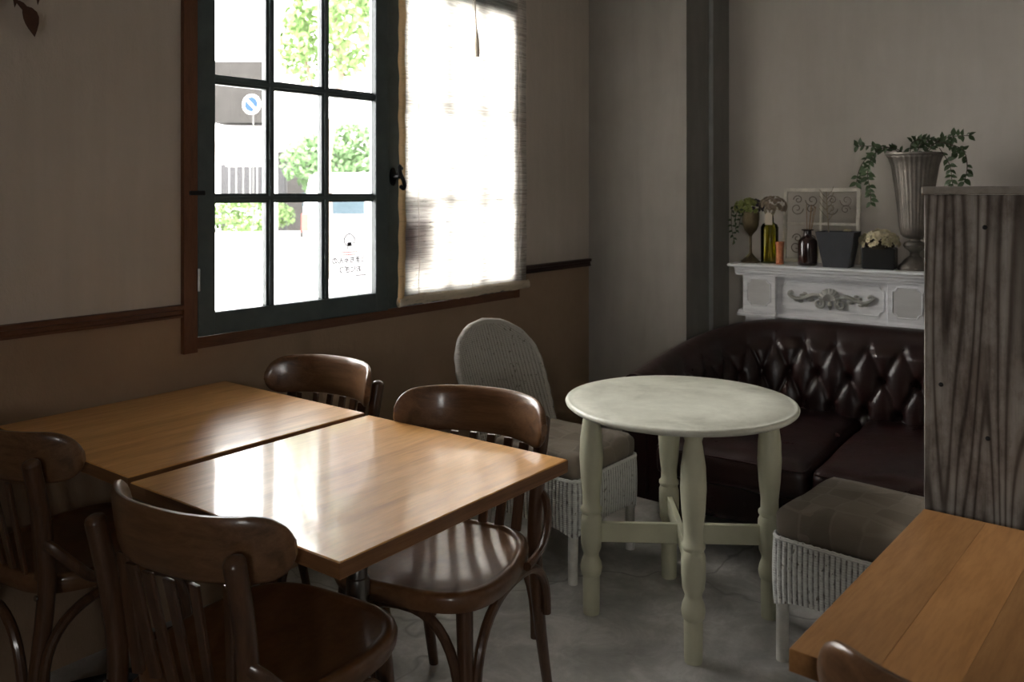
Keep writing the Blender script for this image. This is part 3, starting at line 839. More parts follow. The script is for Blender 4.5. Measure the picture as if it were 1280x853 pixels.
wk.location = c1_; wk.rotation_euler = (0, 0, math.atan2(f1.y, f1.x) - PI / 2)
wk['label'] = 'white wicker chair with a rounded grey back standing by the window wall'; wk['group'] = 'white wicker chairs'
w2 = copy_tree(wk)
f2 = Vector((math.cos(R(137)), math.sin(R(137)), 0)); r2 = Vector((f2.y, -f2.x, 0))  # chair right
c2_ = Vector((.752, 2.382, 0)) - f2 * .195 + r2 * .182
w2.location = c2_; w2.rotation_euler = (0, 0, math.atan2(f2.y, f2.x) - PI / 2)
w2['label'] = 'white wicker chair with patterned cushion partly hidden by the planked table'
w2['group'] = 'white wicker chairs'

# ------------------------------------------------------------------ chesterfield sofa  (x along the wall, -y forward)
SO = Vector((1.125, 3.748, 0)); SANG = math.atan2(E_.y, E_.x)
so = thing('chesterfield_sofa', 'dark oxblood leather sofa with a deep buttoned back below the white mantelpiece', 'sofa', SO, SANG)
ctrl = [(-.235, -.72, .600), (-.225, -.56, .625), (-.195, -.38, .665), (-.14, -.20, .705), (-.04, -.07, .738), (.12, -.01, .750), (.25, 0, .751), (.40, 0, .751), (.55, 0, .751), (.70, 0, .75), (.83, -.01, .748), (.95, -.07, .735), (1.03, -.20, .705), (1.07, -.38, .665), (1.09, -.56, .625), (1.10, -.72, .60)]
raw = cr(ctrl, 14)
L = [0]
for i in range(1, len(raw)): L.append(L[-1] + (Vector(raw[i][:2]) - Vector(raw[i - 1][:2])).length)
# arc coordinate aligned so that a == x on the straight back
i0 = min(range(len(raw)), key=lambda i: abs(raw[i].x - .40) + abs(raw[i].y)); off = raw[i0].x - L[i0]
step = .008; NS = int(L[-1] / step); path = []; j = 0
for i in range(NS + 1):
    s = min(L[-1] - 1e-6, L[-1] * i / NS)
    while L[j + 1] < s: j += 1
    f = (s - L[j]) / (L[j + 1] - L[j]); path.append((raw[j].lerp(raw[j + 1], f), s + off))
DX, DZ, A0, ZB = .1285, .127, .160, .672
def tuft(a, z):
    p = (a - A0) / DX; q = (z - ZB) / DZ
    al = p + q / 2; be = p - q / 2
    da, db_ = abs(al - round(al)), abs(be - round(be)); t1 = be % 1.0; t2 = (-al) % 1.0
    if t1 > .98: t1 = 0
    if t2 > .98: t2 = 0
    c1 = math.exp(-(da / .075)) * max(0, 1 - .95 * t1); c2 = math.exp(-(db_ / .075)) * max(0, 1 - .95 * t2)
    sm_ = (abs(math.sin(PI * al)) * abs(math.sin(PI * be)) + 1e-9) ** .5
    fade = 1 if q <= 0 else max(0, 1 - q / .5)
    crs = (c1 + c2) * (1 if q <= 0 else 0)
    if q > 0:
        crs = 1.2 * math.exp(-abs(p - round(p)) / .06) * fade
    puff = .62 + .38 * sm_ * fade + .2 * (1 - fade) - .42 * min(1.3, crs)
    # button dimple
    kq = round(q); best = 9
    for rr in (kq - 1, kq, kq + 1):
        if rr > 0: continue
        pp = round(p - rr * .5) + rr * .5
        dd = math.hypot((p - pp) * DX, (q - rr) * DZ); best = min(best, dd)
    return .032 * puff - .016 * math.exp(-(best / .019) ** 2)
prof_o = [(-.105, .12), (-.105, .30), (-.105, .50)]
def section(zt):
    pr = []; tag_ = []
    for (o, z) in ((-.095, .12), (-.098, .25), (-.10, zt - .20), (-.105, zt - .12)): pr.append((o, z)); tag_.append(0)
    for k in range(10):
        q = PI - PI * k / 9 * 1.0
        pr.append((-.045 + .062 * math.cos(q), zt - .058 + .058 * math.sin(q))); tag_.append(0)
    n = 48; z0 = zt - .065
    for k in range(1, n + 1):
        f = k / n; z = z0 + (.30 - z0) * f
        pr.append((.017 + .055 * f + .012 * math.sin(PI * f), z)); tag_.append(1)
    pr.append((.08, .12)); tag_.append(0)
    return pr, tag_
rows = []
for i, (p, a) in enumerate(path):
    q0 = path[max(0, i - 1)][0]; q1 = path[min(NS, i + 1)][0]
    tdir = Vector((q1.x - q0.x, q1.y - q0.y)).normalized(); inn = Vector((tdir.y, -tdir.x))
    pr, tg = section(p.z); row = []
    for k, ((o, z), g_) in enumerate(zip(pr, tg)):
        dsp = 0
        if g_:
            dsp = tuft(a, z + (.751 - p.z) * .8) * min(1, (k - 13) / 6) * (1 if z > .36 else max(0, (z - .30) / .06))
        elif 8 <= k <= 13:
            dsp = -.004 * (1 - abs(math.sin(PI * (a - A0) / DX)) ** .5) * (k - 7) / 6
        zz = z + (.75 * dsp * .2 if g_ else 0)
        row.append((p.x + inn.x * (o + dsp), p.y + inn.y * (o + dsp), zz))
    rows.append(row)
m = MB(); m.grid(lambda i, j: rows[i][j], NS + 1, len(rows[0]))
K = len(rows[0]); m.f += [tuple(range(K)), tuple(NS * K + k for k in range(K - 1, -1, -1))]
m.build('backrest', 'oxblood_leather', so, angle=75)
bme = MB().lathe([(.001, -.004), (.006, -.003), (.0075, 0), (.006, .003), (.001, .0045)], 10).mesh('button', 'oxblood_leather')
for i in range(6, NS - 5):
    p, a = path[i]; a_prev = path[i - 1][1]
    for r_ in (0, -1, -2):
        pos = (a - A0) / DX - r_ * .5; pos0 = (a_prev - A0) / DX - r_ * .5
        if math.floor(pos) != math.floor(pos0):
            z = ZB + r_ * DZ - (.751 - p.z) * .8
            if z > p.z - .05 or z < .37: continue
            q0 = path[i - 1][0]; q1 = path[i + 1][0]; td = Vector((q1.x - q0.x, q1.y - q0.y)).normalized(); inn = Vector((td.y, -td.x))
            f = (z - (p.z - .065)) / (.30 - (p.z - .065)); o = .017 + .055 * f + .012 * math.sin(PI * f) - .004
            M = Matrix.Translation((p.x + inn.x * o, p.y + inn.y * o, z)) @ Matrix.Rotation(math.atan2(inn.y, inn.x), 4, 'Z') @ Matrix.Rotation(R(90), 4, 'Y')
            share('button', bme, so, M)
# arm facings with studs
for s, cx in ((-1, -.235), (1, 1.10)):
    m = MB(); pl = []
    for k in range(22):
        q = PI * k / 21; pl.append((cx - s * .0 + .052 * math.cos(q) + s * .045, .548 + .052 * math.sin(q)))
    pl += [(cx + s * .045 - .048, .14), (cx + s * .045 + .048, .14)]
    m.prism(pl, -.742, -.715, 'y'); m.build('arm_facing', 'oxblood_leather', so, angle=40)
# base and front rail
m = MB(); m.rbox(-.14, 1.01, -.76, .04, .12, .285, .02, 6)
m.build('base', 'oxblood_leather', so)
def frf(i, j):
    x = -.12 + 1.11 * i / 120; q = j / 12
    z = .125 + .15 * q; b_ = .022 * math.sin(PI * q) ** .6
    fold = .006 * (1 - abs(math.sin(PI * (x - .05) / .12)) ** .35) * math.sin(PI * q)
    return (x, -.755 - b_ + fold, z)
m = MB(); m.grid(frf, 121, 13); m.build('front_rail', 'oxblood_leather', so, angle=75)
for k in range(9):
    share('button', bme, so, Matrix.Translation((.05 + .12 * k, -.772, .2)) @ Matrix.Rotation(R(90), 4, 'X'))
for x0, x1, sd in ((-.150, .408, 1), (.414, .985, 5)):
    m = MB(); m.rbox(x0, x1, -.850, -.02, .268, .385, .040, 14, .024, wob=.010, seed=sd); c = m.build('seat_cushion', 'oxblood_leather', so)
    q = MB(); q.tube(cr([(x0 + .02, -.70, .372), (x0 + .012, -.81, .372), (x0 + .05, -.846, .372), ((x0 + x1) / 2, -.853, .375), (x1 - .05, -.846, .372), (x1 - .012, -.81, .372), (x1 - .02, -.70, .372)], 6), .0045, 6)
    q.build('piping', 'oxblood_leather', c)
for x in (-.10, .97):
    for y in (-.70, -.02):
        MB().lathe([(.022, 0), (.032, .03), (.030, .09), (.036, .125)], 14, M=Matrix.Translation((x, y, 0))).build('leg', 'stem_brown', so)

# ------------------------------------------------------------------ mantelpiece (x along the shelf, y backwards)
MT = Vector((.991, 3.95, 0))
mt = thing('mantelpiece', 'white painted mantelpiece with a carved shell scroll behind the sofa', 'mantelpiece', MT, SANG)
TZ = .974; D = .29
m = MB(); m.bbox(.0, .905, .0, D, TZ - .014, TZ, .004)
pr = [(.030, TZ - .052), (.030, TZ - .044), (.022, TZ - .040), (.020, TZ - .030), (.012, TZ - .024), (.012, TZ - .014), (D, TZ - .014), (D, TZ - .052)]
m.prism(pr, .030, .875, 'x'); m.build('shelf', 'mantel_paint', mt, False)
m = MB(); m.box(.066, .834, .070, D, .745, TZ - .05); m.build('frieze', 'mantel_paint', mt, False)
for a, b in ((.062, .212), (.684, .838)):
    MB().bbox(a, b, .040, .16, .752, TZ - .052, .002).build('side_block', 'mantel_paint', mt, False)
pr = [(.028, .735), (.028, .745), (.040, .752), (.046, .760), (D, .760), (D, .735)]
m = MB(); m.prism(pr, .038, .214, 'x'); m.prism(pr, .682, .862, 'x'); m.prism([(p + .028, q) for p, q in pr[:-2]] + pr[-2:], .21, .69, 'x'); m.build('lower_moulding', 'mantel_paint', mt, False)
m = MB(); m.box(.07, .205, .05, D, 0, .737); m.box(.69, .83, .05, D, 0, .737); m.build('leg', 'mantel_paint', mt, False)
def notch(x0, x1, z0, z1, r_):
    pts = []
    for (cx, cz, a0) in ((x0, z0, 90), (x1, z0, 180), (x1, z1, 270), (x0, z1, 0)):
        for k in range(7):
            q = R(a0 - 90 * k / 6); pts.append((cx + r_ * math.cos(q), cz + r_ * math.sin(q)))
    return pts
def panel(x0, x1, z0, z1, y, r_, mat):
    po = notch(x0, x1, z0, z1, r_); m = MB(); loop = [Vector((p[0], y - .001, p[1])) for p in po] + [Vector((po[0][0], y - .001, po[0][1]))]
    m.tube(loop, .0032, 6, False); m.build('panel_moulding', 'mantel_paint', mt)
    MB().prism(po, y - .0015, y + .002, 'y').build('panel', mat, mt, False)
panel(.082, .190, .785, .905, .040, .018, 'panel_stain')
panel(.704, .818, .778, .905, .040, .018, 'panel_stain')
panel(.232, .664, .775, .903, .070, .020, 'mantel_paint')
# carved shell and scrolls
cxm, czm, cy_ = .445, .838, .066
m = MB()
for k in range(9):
    q = R(20 + 140 * k / 8); l = .048 + .006 * math.sin(PI * k / 8)
    m.tube([(cxm, cy_, czm - .012), (cxm + l * .6 * math.cos(q), cy_ - .012, czm - .012 + l * .6 * math.sin(q)), (cxm + l * math.cos(q), cy_ - .006, czm - .012 + l * math.sin(q))], [.004, .0078, .0072], 8)
def spiral(cx, cz, r0, r1, turns, a0, w_, sgn=1):
    pts = []; n = int(14 * turns) + 2; ra = []
    for k in range(n):
        f = k / (n - 1); q = a0 + sgn * 2 * PI * turns * f; r_ = r0 + (r1 - r0) * f
        pts.append((cx + r_ * math.cos(q), cy_ - .004 - .006 * f, cz + r_ * math.sin(q))); ra.append(w_ * (1 - .35 * f))
    m.tube(pts, ra, 7)
for s in (-1, 1):
    spiral(cxm + s * .045, czm - .026, .024, .004, 1.6, PI / 2, .007, s)
    m.tube(cr([(cxm + s * .03, cy_, czm + .004), (cxm + s * .075, cy_ - .008, czm + .008), (cxm + s * .115, cy_ - .006, czm - .006), (cxm + s * .150, cy_ - .008, czm - .010), (cxm + s * .178, cy_ - .006, czm + .008), (cxm + s * .168, cy_ - .006, czm + .020), (cxm + s * .158, cy_ - .004, czm + .010)], 5), [.0105 - .0045 * i / 30 for i in range(31)], 7)
    for (dx, dz, r_) in ((.085, -.012, .013), (.108, .014, .008), (.128, -.022, .010), (.143, -.016, .012), (.120, .004, .010)):
        m.lathe([(.001, -.006), (r_ * .7, -.004), (r_, 0), (r_ * .6, .006), (.001, .008)], 10, M=Matrix.Translation((cxm + s * dx, cy_, czm + dz)) @ Matrix.Rotation(R(90), 4, 'X') @ Matrix.Diagonal((1.35, .8, 1, 1)))
m.tube([(cxm, cy_ - .002, czm - .015), (cxm, cy_ - .008, czm - .032), (cxm, cy_ - .002, czm - .052)], [.004, .011, .003], 8)
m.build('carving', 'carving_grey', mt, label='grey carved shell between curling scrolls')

def on_shelf(x, y): return MT + E_ * x + B_ * y + Vector((0, 0, TZ))
# leaves / petals (shared meshes)
def leaf_mesh(l, w_, mat, fold=.25, bend=.15):
    v = []; f = []
    N_ = 6
    for i in range(N_ + 1):
        t_ = i / N_; hw = w_ * math.sin(PI * t_ ** .8) * .5; z = -bend * l * t_ * t_
        v += [(-hw, l * t_, z + fold * hw), (0, l * t_, z), (hw, l * t_, z + fold * hw)]
    for i in range(N_):
        a = i * 3; f += [(a, a + 1, a + 4, a + 3), (a + 1, a + 2, a + 5, a + 4)]
    mb = MB(); mb.add(v, f); return mb.mesh('leaf', mat)
def flower_mesh(r_, mat, n=6, cup=.35, layers=2):
    mb = MB()
    for ly in range(layers):
        for k in range(n):
            q = 2 * PI * (k + ly * .5) / n; M = Matrix.Rotation(q, 4, 'Z') @ Matrix.Rotation(cup + ly * .5, 4, 'X')
            rr = r_ * (1 - .3 * ly)
            mb.add([(0, 0, 0), (-rr * .36, rr * .55, .1 * rr), (0, rr, .0), (rr * .36, rr * .55, .1 * rr), (0, rr * .5, -.05 * rr)], [(0, 4, 1), (4, 2, 1), (0, 3, 4), (4, 3, 2)], M)
    return mb.mesh('flower', mat, angle=180)
def aim(p, d, roll=0):
    return Matrix.Translation(p) @ Vector(d).to_track_quat('Z', 'Y').to_matrix().to_4x4() @ Matrix.Rotation(roll, 4, 'Z')

# urn vase
va = thing('fluted_urn', 'tall tarnished pewter urn with vertical fluting holding a trailing vine', 'urn', on_shelf(.775, .125), SANG)
MB().lathe([(.066, 0), (.068, .008), (.064, .018), (.050, .030), (.040, .044), (.030, .052), (.020, .060), (.018, .072), (.024, .080), (.040, .092), (.046, .104), (.040, .116), (.022, .124), (.020, .132)], 48).build('foot', 'pewter', va)
pr = [(.022, .130), (.042, .138), (.054, .150), (.060, .18), (.067, .25), (.076, .33), (.084, .39), (.092, .44), (.103, .472), (.111, .484)]
MB().lathe(pr, 180, True, flute=.013, nf=32).build('bowl', 'pewter', va, angle=180)
MB().lathe([(.110, .482), (.115, .486), (.115, .493), (.109, .494), (.098, .47), (.09, .44)], 60, False).build('rim', 'pewter', va)
# vine garland
random.seed(11)
vn = thing('trailing_vine', 'green artificial leafy vine spilling over both sides of the pewter urn', 'plant', on_shelf(.775, .125) + Vector((0, 0, .49)), SANG)
lm = [leaf_mesh(.034, .018, 'leaf_green'), leaf_mesh(.028, .015, 'leaf_green', .4, .3)]
strands = [
    [(-.02, -.02, -.02), (-.06, -.06, .02), (-.12, -.09, .02), (-.155, -.10, -.03), (-.165, -.105, -.09), (-.155, -.105, -.15), (-.15, -.105, -.21)],
    [(-.03, .0, -.01), (-.10, -.04, .03), (-.18, -.06, .035), (-.215, -.07, .035)],
    [(-.10, -.08, .02), (-.17, -.10, -.02), (-.20, -.10, -.07), (-.21, -.10, -.12)],
    [(.0, .0, -.02), (.02, .02, .04), (.05, .03, .055), (.09, .02, .05), (.14, .0, .03), (.16, .0, .0)],
    [(.02, .0, -.02), (.08, -.02, .04), (.15, -.02, .03), (.19, -.03, .0), (.20, -.03, -.06), (.19, -.03, -.12)],
    [(.03, .03, -.02), (.08, .03, .05), (.15, .03, .07), (.20, .02, .07)],
    [(-.02, .03, -.02), (-.02, .02, .035), (.0, .0, .055), (.03, -.01, .06)],
    [(.10, -.04, .02), (.14, -.06, -.05), (.15, -.06, -.12), (.16, -.06, -.16)]]
for stn in strands:
    pts = cr(stn, 7); MB().tube(pts, .0018, 5).build('stem', 'stem_brown', vn)
    for i in range(3, len(pts), 2):
        for s in (-1, 1):
            if random.random() < .22: continue
            td = (pts[i] - pts[i - 1]).normalized(); side = td.cross(Vector((0, 1, .2))).normalized() * s
            d = (td * .5 + side * .8 + Vector((random.uniform(-.4, .4), random.uniform(-.7, .2), random.uniform(-.4, .3)))).normalized()
            nrm = Vector((random.uniform(-.5, .5), -1, random.uniform(-.2, .9))).normalized()
            xax = d.cross(nrm).normalized(); nz = xax.cross(d)
            M = Matrix((xax, d, nz)).transposed().to_4x4(); M.translation = pts[i]
            share('leaf', random.choice(lm), vn, M @ Matrix.Scale(random.uniform(.75, 1.15), 4))

# black square pot with cream flowers
bp = thing('flower_box', 'square black pot of cream flowers beside the pewter urn', 'flower pot', on_shelf(.640, .105), SANG + R(4))
m = MB(); m.bbox(-.066, .066, -.050, .050, 0, .092, .006); m.build('pot', 'black_pot', bp)
fm = flower_mesh(.0165, 'cream_petal', 7, .35, 3); random.seed(5)
MB().lathe([(.055, .085), (.06, .10), (.05, .12), (.02, .135)], 16).build('moss', 'stem_brown', bp)
for k in range(110):
    a = random.uniform(0, 2 * PI); el = math.acos(random.uniform(-.05, 1))
    d = Vector((math.sin(el) * math.cos(a), math.sin(el) * math.sin(a), math.cos(el)))
    p = Vector((d.x * .074, d.y * .055, .105 + d.z * .055)) + Vector([random.uniform(-.006, .006) for _ in range(3)])
    share('flower', fm, bp, aim(p, d, a) @ Matrix.Scale(random.uniform(.75, 1.1), 4))
for k in range(8):
    a = k * .8; d = Vector((math.cos(a) * .5, math.sin(a) * .4, .9)).normalized()
    share('leaf', lm[1], bp, aim(Vector((d.x * .07, d.y * .05, .13)), Vector((d.x, d.y, -.2)).normalized(), a))

# slate grey tapered planter with a dried spray
pn = thing('slate_planter', 'dark grey tapered square planter holding a dried twig', 'planter', on_shelf(.470, .105), SANG + R(2))
m = MB()
def frus(a0, a1, z0, z1): return [(-a0, -a0, z0), (a0, -a0, z0), (a0, a0, z0), (-a0, a0, z0), (-a1, -a1, z1), (a1, -a1, z1), (a1, a1, z1), (-a1, a1, z1)]
vv = frus(.053, .080, 0, .155) + frus(.070, .074, .125, .155)
m.add(vv, [(0, 1, 5, 4), (1, 2, 6, 5), (2, 3, 7, 6), (3, 0, 4, 7), (3, 2, 1, 0), (4, 5, 13, 12), (5, 6, 14, 13), (6, 7, 15, 14), (7, 4, 12, 15), (12, 13, 9, 8), (13, 14, 10, 9), (14, 15, 11, 10), (15, 12, 8, 11), (8, 9, 10, 11)])
m.build('pot', 'slate_pot', pn, False)
m = MB(); random.seed(3)
m.tube([(-.045, .03, .12), (-.052, .03, .22), (-.058, .03, .33)], [.003, .003, .002], 6)
for k in range(9):
    z = .20 + k * .014; s = (-1) ** k; m.tube(cr([(-.052, .03, z), (-.052 + s * .018, .02, z + .02), (-.055 + s * .03, .02, z + .012 + .03)], 3), .0016, 5)
m.build('twig', 'dried_stem', pn)
for k in range(5):
    share('flower', fm, pn, aim((.030 + .008 * (k % 3), .0 + .01 * (k % 2), .158), (.2 * (k - 2), -.4, 1), k) @ Matrix.Scale(.7, 4))

# brown diffuser bottle with reeds
df = thing('diffuser_bottle', 'dark brown glass bottle with thin reeds in front of the scroll frame', 'bottle', on_shelf(.338, .10), 0)
MB().lathe([(.036, 0), (.041, .004), (.042, .012), (.042, .100), (.040, .112), (.030, .124), (.019, .130), (.017, .136), (.017, .155), (.026, .157), (.027, .162), (.016, .163), (.013, .15)], 36).build('body', 'brown_bottle', df, angle=50)
m = MB()
for dx, dy in ((.012, .0), (.018, .01), (-.002, .006), (.022, -.006), (.03, .004)):
    m.tube([(-dx * .2, 0, .03), (dx * 1.3, dy, .275 - abs(dx) * .4)], .0017, 5)
m.build('reeds', 'reed', df)

# scroll frame
fr_ = thing('scroll_frame', 'old white window frame with curled ironwork leaning behind the bottles', 'frame', on_shelf(.182, .230) + Vector((0, 0, .003)), SANG)
FW, FH = .345, .345; tilt = Matrix.Rotation(R(-5), 4, 'X')
m = MB(); b_ = .016
m.bbox(0, b_, 0, .018, 0, FH, .001, tilt); m.bbox(FW - b_, FW, 0, .018, 0, FH, .001, tilt); m.bbox(b_, FW - b_, .0005, .0175, 0, b_, .001, tilt); m.bbox(b_, FW - b_, .0005, .0175, FH - b_, FH, .001, tilt)
m.build('rails', 'frame_white', fr_, False)
m = MB(); m.bbox(FW / 2 - .006, FW / 2 + .006, .003, .015, b_, FH - b_, .001, tilt); m.bbox(b_, FW - b_, .0035, .0145, FH * .52 - .006, FH * .52 + .006, .001, tilt); m.build('glazing_bars', 'frame_white', fr_, False)
m = MB()
def spir(cx, cz, r0, a0, sg, turns=1.3):
    pts = []
    for k in range(22):
        f = k / 21; q = a0 + sg * 2 * PI * turns * f; r_ = r0 * (1 - .8 * f); pts.append((cx + r_ * math.cos(q), .009, cz + r_ * math.sin(q)))
    MB().tube(pts, .0022, 5, M=tilt).build('ironwork', 'scroll_iron', fr_)
for cx in (.095, .25):
    for cz in (.27, .09):
        for s in (-1, 1):
            spir(cx + s * .034, cz + s * .02, .030, PI / 2 * (1 + s), s); spir(cx - s * .030, cz + s * .022, .022, 0 if s < 0 else PI, -s)

# copper beaker
cp = thing('copper_cup', 'small hammered copper cup between the amber bottle and the scroll frame', 'cup', on_shelf(.216, .09), 0)
MB().lathe([(.017, 0), (.0185, .002), (.0175, .03), (.018, .07), (.021, .098), (.0225, .102), (.021, .103), (.017, .08), (.016, .01), (.001, .008)], 28).build('cup_body', 'copper', cp)

# amber glass bottle with tag and dried flowers
ab = thing('amber_bottle', 'tall yellow glass bottle with dried flowers and a paper tag', 'bottle', on_shelf(.150, .150), 0)
MB().lathe([(.038, 0), (.040, .004), (.040, .165), (.034, .178), (.019, .188), (.017, .225), (.022, .228), (.020, .232), (.014, .225), (.016, .19), (.032, .172), (.037, .16), (.037, .008), (.001, .006)], 32).build('glass_body', 'amber_glass', ab, angle=50)
m = MB()
for k in range(12):
    m.tube([(.02 * math.cos(k * 2.4), .02 * math.sin(k * 2.4), .01), (.004 * math.cos(k), .004 * math.sin(k), .19), (.03 * math.cos(k * 1.9), .03 * math.sin(k * 1.9), .25)], .0018, 5)
m.build('dried_stems', 'dried_stem', ab)
fd = flower_mesh(.013, 'dried_petal', 7, .4, 3); random.seed(15)
for k in range(90):
    a = random.uniform(0, 2 * PI); el = math.acos(random.uniform(-.35, 1)); d = Vector((math.sin(el) * math.cos(a), math.sin(el) * math.sin(a), math.cos(el)))
    share('flower', fd, ab, aim(Vector((.012 + d.x * .058, -.01 + d.y * .045, .262 + d.z * .045)), d, a) @ Matrix.Scale(random.uniform(.7, 1.2), 4))
m = MB(); m.prism([(-.017, 0), (.017, 0), (.017, .045), (.010, .056), (-.010, .056), (-.017, .045)], 0, .0012, 'y', M=Matrix.Translation((-.018, -.043, .178)) @ Matrix.Rotation(R(-32), 4, 'Z')); tg = m.build('paper_tag', 'tag_paper', ab, False)
MB().tube([(-.018, -.043, .228), (-.008, -.028, .24), (.012, -.018, .226)], .0012, 5).build('tag_string', 'cord_cotton', tg)

# antique goblet with flowers
gb = thing('gold_goblet', 'tarnished gold goblet of green and purple flowers at the left end of the mantelpiece', 'goblet', on_shelf(.068, .125), 0)
MB().lathe([(.044, 0), (.045, .006), (.036, .012), (.020, .028), (.008, .042), (.006, .06), (.006, .120), (.010, .130), (.028, .150), (.038, .175), (.041, .205), (.040, .235), (.036, .236), (.034, .20), (.02, .17), (.001, .16)], 36).build('cup_body', 'antique_gold', gb)
gm = flower_mesh(.018, 'green_petal', 5, .35, 2); pm = flower_mesh(.014, 'purple_petal', 6, .5, 2); random.seed(21)
for k in range(80):
    a = random.uniform(0, 2 * PI); el = math.acos(random.uniform(-.3, 1)); d = Vector((math.sin(el) * math.cos(a), math.sin(el) * math.sin(a), math.cos(el)))
    p = Vector((d.x * .062 - .006, d.y * .05, .255 + d.z * .040))
    share('flower', pm if p.x > .012 else gm, gb, aim(p, d, a) @ Matrix.Scale(random.uniform(.7, 1.15), 4))
for stn in ([(-.04, -.03, .25), (-.075, -.05, .24), (-.085, -.05, .19), (-.080, -.05, .14)], [(-.05, -.02, .26), (-.09, -.03, .26), (-.098, -.03, .20), (-.094, -.04, .13), (-.085, -.04, .10)], [(-.03, -.04, .25), (-.06, -.06, .22), (-.070, -.06, .17)]):
    pts = cr(stn, 6); MB().tube(pts, .0014, 5).build('stem', 'stem_brown', gb)
    for i in range(4, len(pts), 2):
        d = Vector((random.uniform(-1, 1), -.3, random.uniform(-.8, .1))).normalized(); nrm = Vector((.2, -1, .4)).normalized(); xa = d.cross(nrm).normalized(); nz = xa.cross(d)
        M = Matrix((xa, d, nz)).transposed().to_4x4(); M.translation = pts[i]; share('leaf', lm[1], gb, M @ Matrix.Scale(.7, 4))

# dried leaf bunch on the window wall, top left
db = thing('dried_leaf_bunch', 'bunch of dried brown leaves hanging on the wall at upper left', 'dried plant', rw(-.625, -.035, 1.765), UANG)
dl = leaf_mesh(.085, .050, 'dead_leaf', .3, .25); dl2 = leaf_mesh(.06, .02, 'dead_leaf', .5, .3)
random.seed(6)
for (x, y, z, dx, dz, ms, sc_) in ((.0, -.02, .02, .55, -.9, dl, 1.0), (-.06, -.01, .07, -.1, -1, dl2, 1.4), (-.03, -.02, .09, .3, -1, dl2, 1.3), (.03, .0, .11, .35, -1, dl2, 1.3), (-.10, -.02, .12, .1, -1, dl, 1.0), (-.06, -.03, .16, .3, -.8, dl, 1.1), (-.13, -.02, .17, -.4, -.8, dl, 1.1), (.03, -.01, .17, .5, -.5, dl2, 1.2), (-.02, -.02, .03, .9, -.7, dl2, 1.0)):
    d = Vector((dx, random.uniform(-.2, .1), dz)).normalized(); nrm = Vector((.2, -1, .2)).normalized(); xa = d.cross(nrm).normalized(); nz = xa.cross(d)
    M = Matrix((xa, d, nz)).transposed().to_4x4(); M.translation = (x, y, z); share('leaf', ms, db, M @ Matrix.Scale(sc_, 4))
m = MB()
for k in range(7):
    m.tube(cr([(-.03 + .004 * k, -.01, .26), (-.05 + .018 * k, -.02, .16), (-.07 + .024 * k, -.01, .04 + .012 * k)], 4), .0022, 5)
m.build('stems', 'stem_brown', db)

# ------------------------------------------------------------------ the street outside
st_ = MB().box(-60, 60, 3, 120, -.25, -.15); o = st_.build('ground', 'asphalt', None, False); o['kind'] = 'structure'
# cut so it never enters the room: the street lies beyond the window wall
o.matrix_world = ROOM @ Matrix.Translation((0, -2.8, 0))
def outb(name, label, cat, loc, rotz=0): return thing(name, label, cat, loc, rotz)
b = outb('white_building', 'white building across the street with a shaded grey bay', 'building', (-9.0, 24, -.15), 0)
MB().box(-9, 13, 0, 8, 0, 9).build('wall', 'facade_white', b, False)
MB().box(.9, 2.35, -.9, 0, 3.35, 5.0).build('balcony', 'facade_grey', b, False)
MB().box(-.6, 12, -.5, 0, 2.95, 3.25).build('canopy', 'facade_white', b, False)
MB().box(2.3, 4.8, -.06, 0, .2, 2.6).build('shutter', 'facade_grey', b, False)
b = outb('board_fence', 'dark fence seen through the middle row of panes', 'fence', (-6.0, 19.5, -.15))
for k in range(9): MB().box(-.6 + k * .16, -.46 + k * .16, 0, .04, 1.1, 2.05).build('plank', 'fence_dark', b, False)
MB().box(-.65, -.55, .04, .1, 0, 2.1).build('post', 'fence_dark', b, False); MB().box(.75, .85, .04, .1, 0, 2.1).build('post', 'fence_dark', b, False)
def crown(name, parent, c, r, n, mat, seed, ls=.16):
    random.seed(seed); mb = MB()
    for k in range(n):
        while True:
            p = Vector([random.uniform(-1, 1) for _ in range(3)])
            if p.length < 1 and noise.noise(p * 2.3 + Vector((seed, 0, 0))) > -.12: break
        P_ = Vector((c[0] + p.x * r[0], c[1] + p.y * r[1], c[2] + p.z * r[2]))
        a = Vector([random.uniform(-1, 1) for _ in range(3)]).normalized() * ls; b2 = a.cross(Vector([random.uniform(-1, 1) for _ in range(3)])).normalized() * ls * .5
        mb.add([P_ - a * .5, P_ + b2 * .6, P_ + a * .5, P_ - b2 * .6], [(0, 1, 2, 3)])
    mb.build(name, mat, parent, False, kind='stuff')
tr = outb('street_tree', 'tall leafy tree across the street in the upper panes', 'tree', (-3.4, 14.5, -.15))
crown('foliage', tr, (.75, 0, 5.0), (1.05, 1.1, 1.6), 3000, 'foliage_light', 3)
crown('foliage', tr, (-.22, .3, 4.1), (.42, .6, .75), 550, 'foliage_light', 9)
MB().tube([(.3, 0, 0), (.25, 0, 2), (.5, 0, 3.4), (.4, 0, 4.8)], [.10, .08, .06, .03], 8).build('trunk', 'bark', tr)
MB().tube([(.3, 0, 2.6), (0, .1, 3.2), (-.2, .2, 4.0)], [.05, .04, .02], 8).build('branch', 'bark', tr)
sh = outb('street_shrub', 'round green shrub behind the parked van', 'shrub', (-3.7, 18.5, -.15))
crown('foliage', sh, (.2, 0, 2.1), (1.5, .8, .85), 2600, 'foliage_deep', 5, .15); MB().tube([(0, 0, 0), (.1, 0, 1.8)], .05, 8).build('trunk', 'bark', sh)
hg = outb('low_hedge', 'low yellow green hedge seen through the bottom left pane', 'hedge', (-5.9, 18.3, -.15))
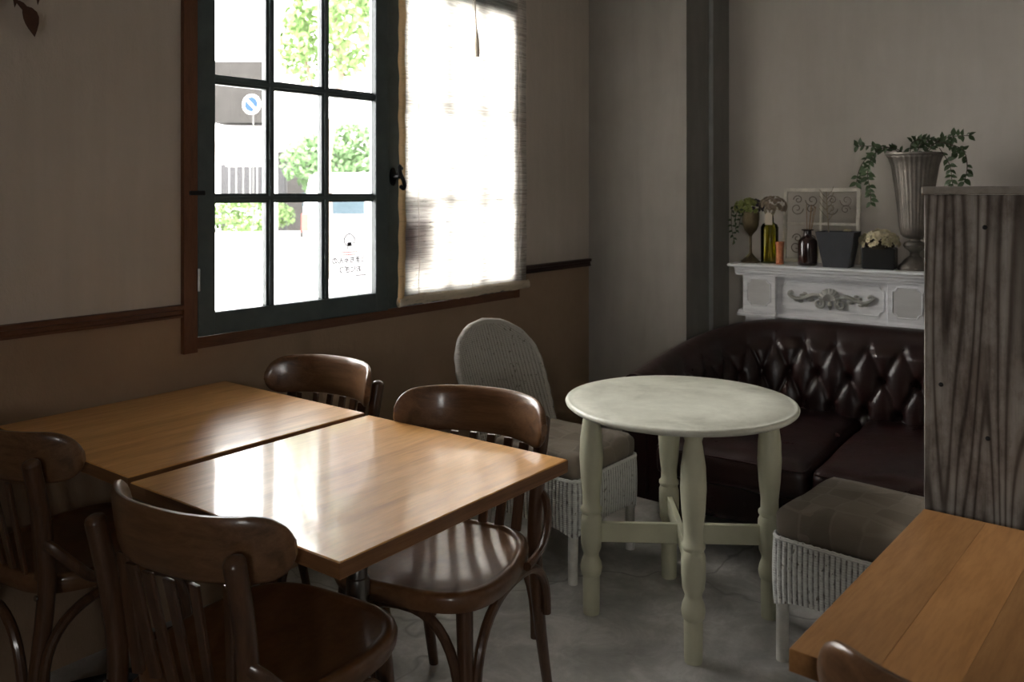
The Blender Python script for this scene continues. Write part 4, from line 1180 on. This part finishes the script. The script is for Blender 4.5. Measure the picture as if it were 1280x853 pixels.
crown('foliage', hg, (0, 0, .95), (1.3, .5, .42), 1600, 'foliage_light', 7, .12); MB().box(-1.3, 1.3, -.3, .3, 0, .62).build('planter_wall', 'facade_white', hg, False)
vn_ = outb('parked_van', 'white van parked in the street seen through the lower panes', 'van', (-3.95, 16.2, -.15), R(4))
m = MB(); m.prism([(.0, .35), (.0, 1.15), (.12, 1.75), (.25, 1.83), (2.4, 1.83), (2.9, 1.25), (3.3, 1.05), (3.35, .35)], 0, 1.45, 'y'); m.build('body', 'van_white', vn_, False)
MB().box(.28, 1.15, -.01, 0, 1.04, 1.40).build('side_window', 'van_glass', vn_, False); MB().box(1.25, 2.1, -.01, 0, 1.04, 1.40).build('side_window', 'van_glass', vn_, False)
MB().box(-.03, .0, .1, 1.35, 1.05, 1.45).build('rear_window', 'van_glass', vn_, False); MB().box(-.03, .10, -.015, .1, .72, 1.05).build('tail_light', 'tail_red', vn_, False)
for x in (.55, 2.75):
    MB().lathe([(.28, -.09), (.30, -.06), (.30, .06), (.28, .09)], 20, M=Matrix.Translation((x, .08, .30)) @ Matrix.Rotation(R(90), 4, 'X')).build('wheel', 'tyre', vn_)
MB().box(-.05, 3.38, -.02, 1.47, .28, .38).build('bumper', 'van_plastic', vn_, False)
up = outb('utility_pole', 'thin pale pole standing in the street', 'pole', (-4.6, 16.6, -.15)); MB().lathe([(.06, 0), (.045, 5.5)], 12).build('shaft', 'sign_white', up)
rs = outb('road_sign', 'round blue and white parking sign by the shaded bay', 'sign', (-5.2, 17.2, -.15), R(-15))
MB().lathe([(.015, 0), (.015, 3.3)], 10).build('pole', 'pole_grey', rs)
MD = Matrix.Translation((0, -.05, 3.22)) @ Matrix.Rotation(R(90), 4, 'X')
MB().lathe([(.001, 0), (.20, 0), (.20, .02), (.001, .02)], 32, False, M=MD).build('disc', 'sign_white', rs)
m = MB(); m.lathe([(.001, .025), (.15, .025), (.15, .022)], 32, False, M=MD); m.build('blue_face', 'sign_blue', rs)
m = MB(); m.box(-.15, .15, -.022, .022, .027, .030, MD @ Matrix.Rotation(R(-45), 4, 'Z')); m.build('slash', 'sign_white', rs, False)
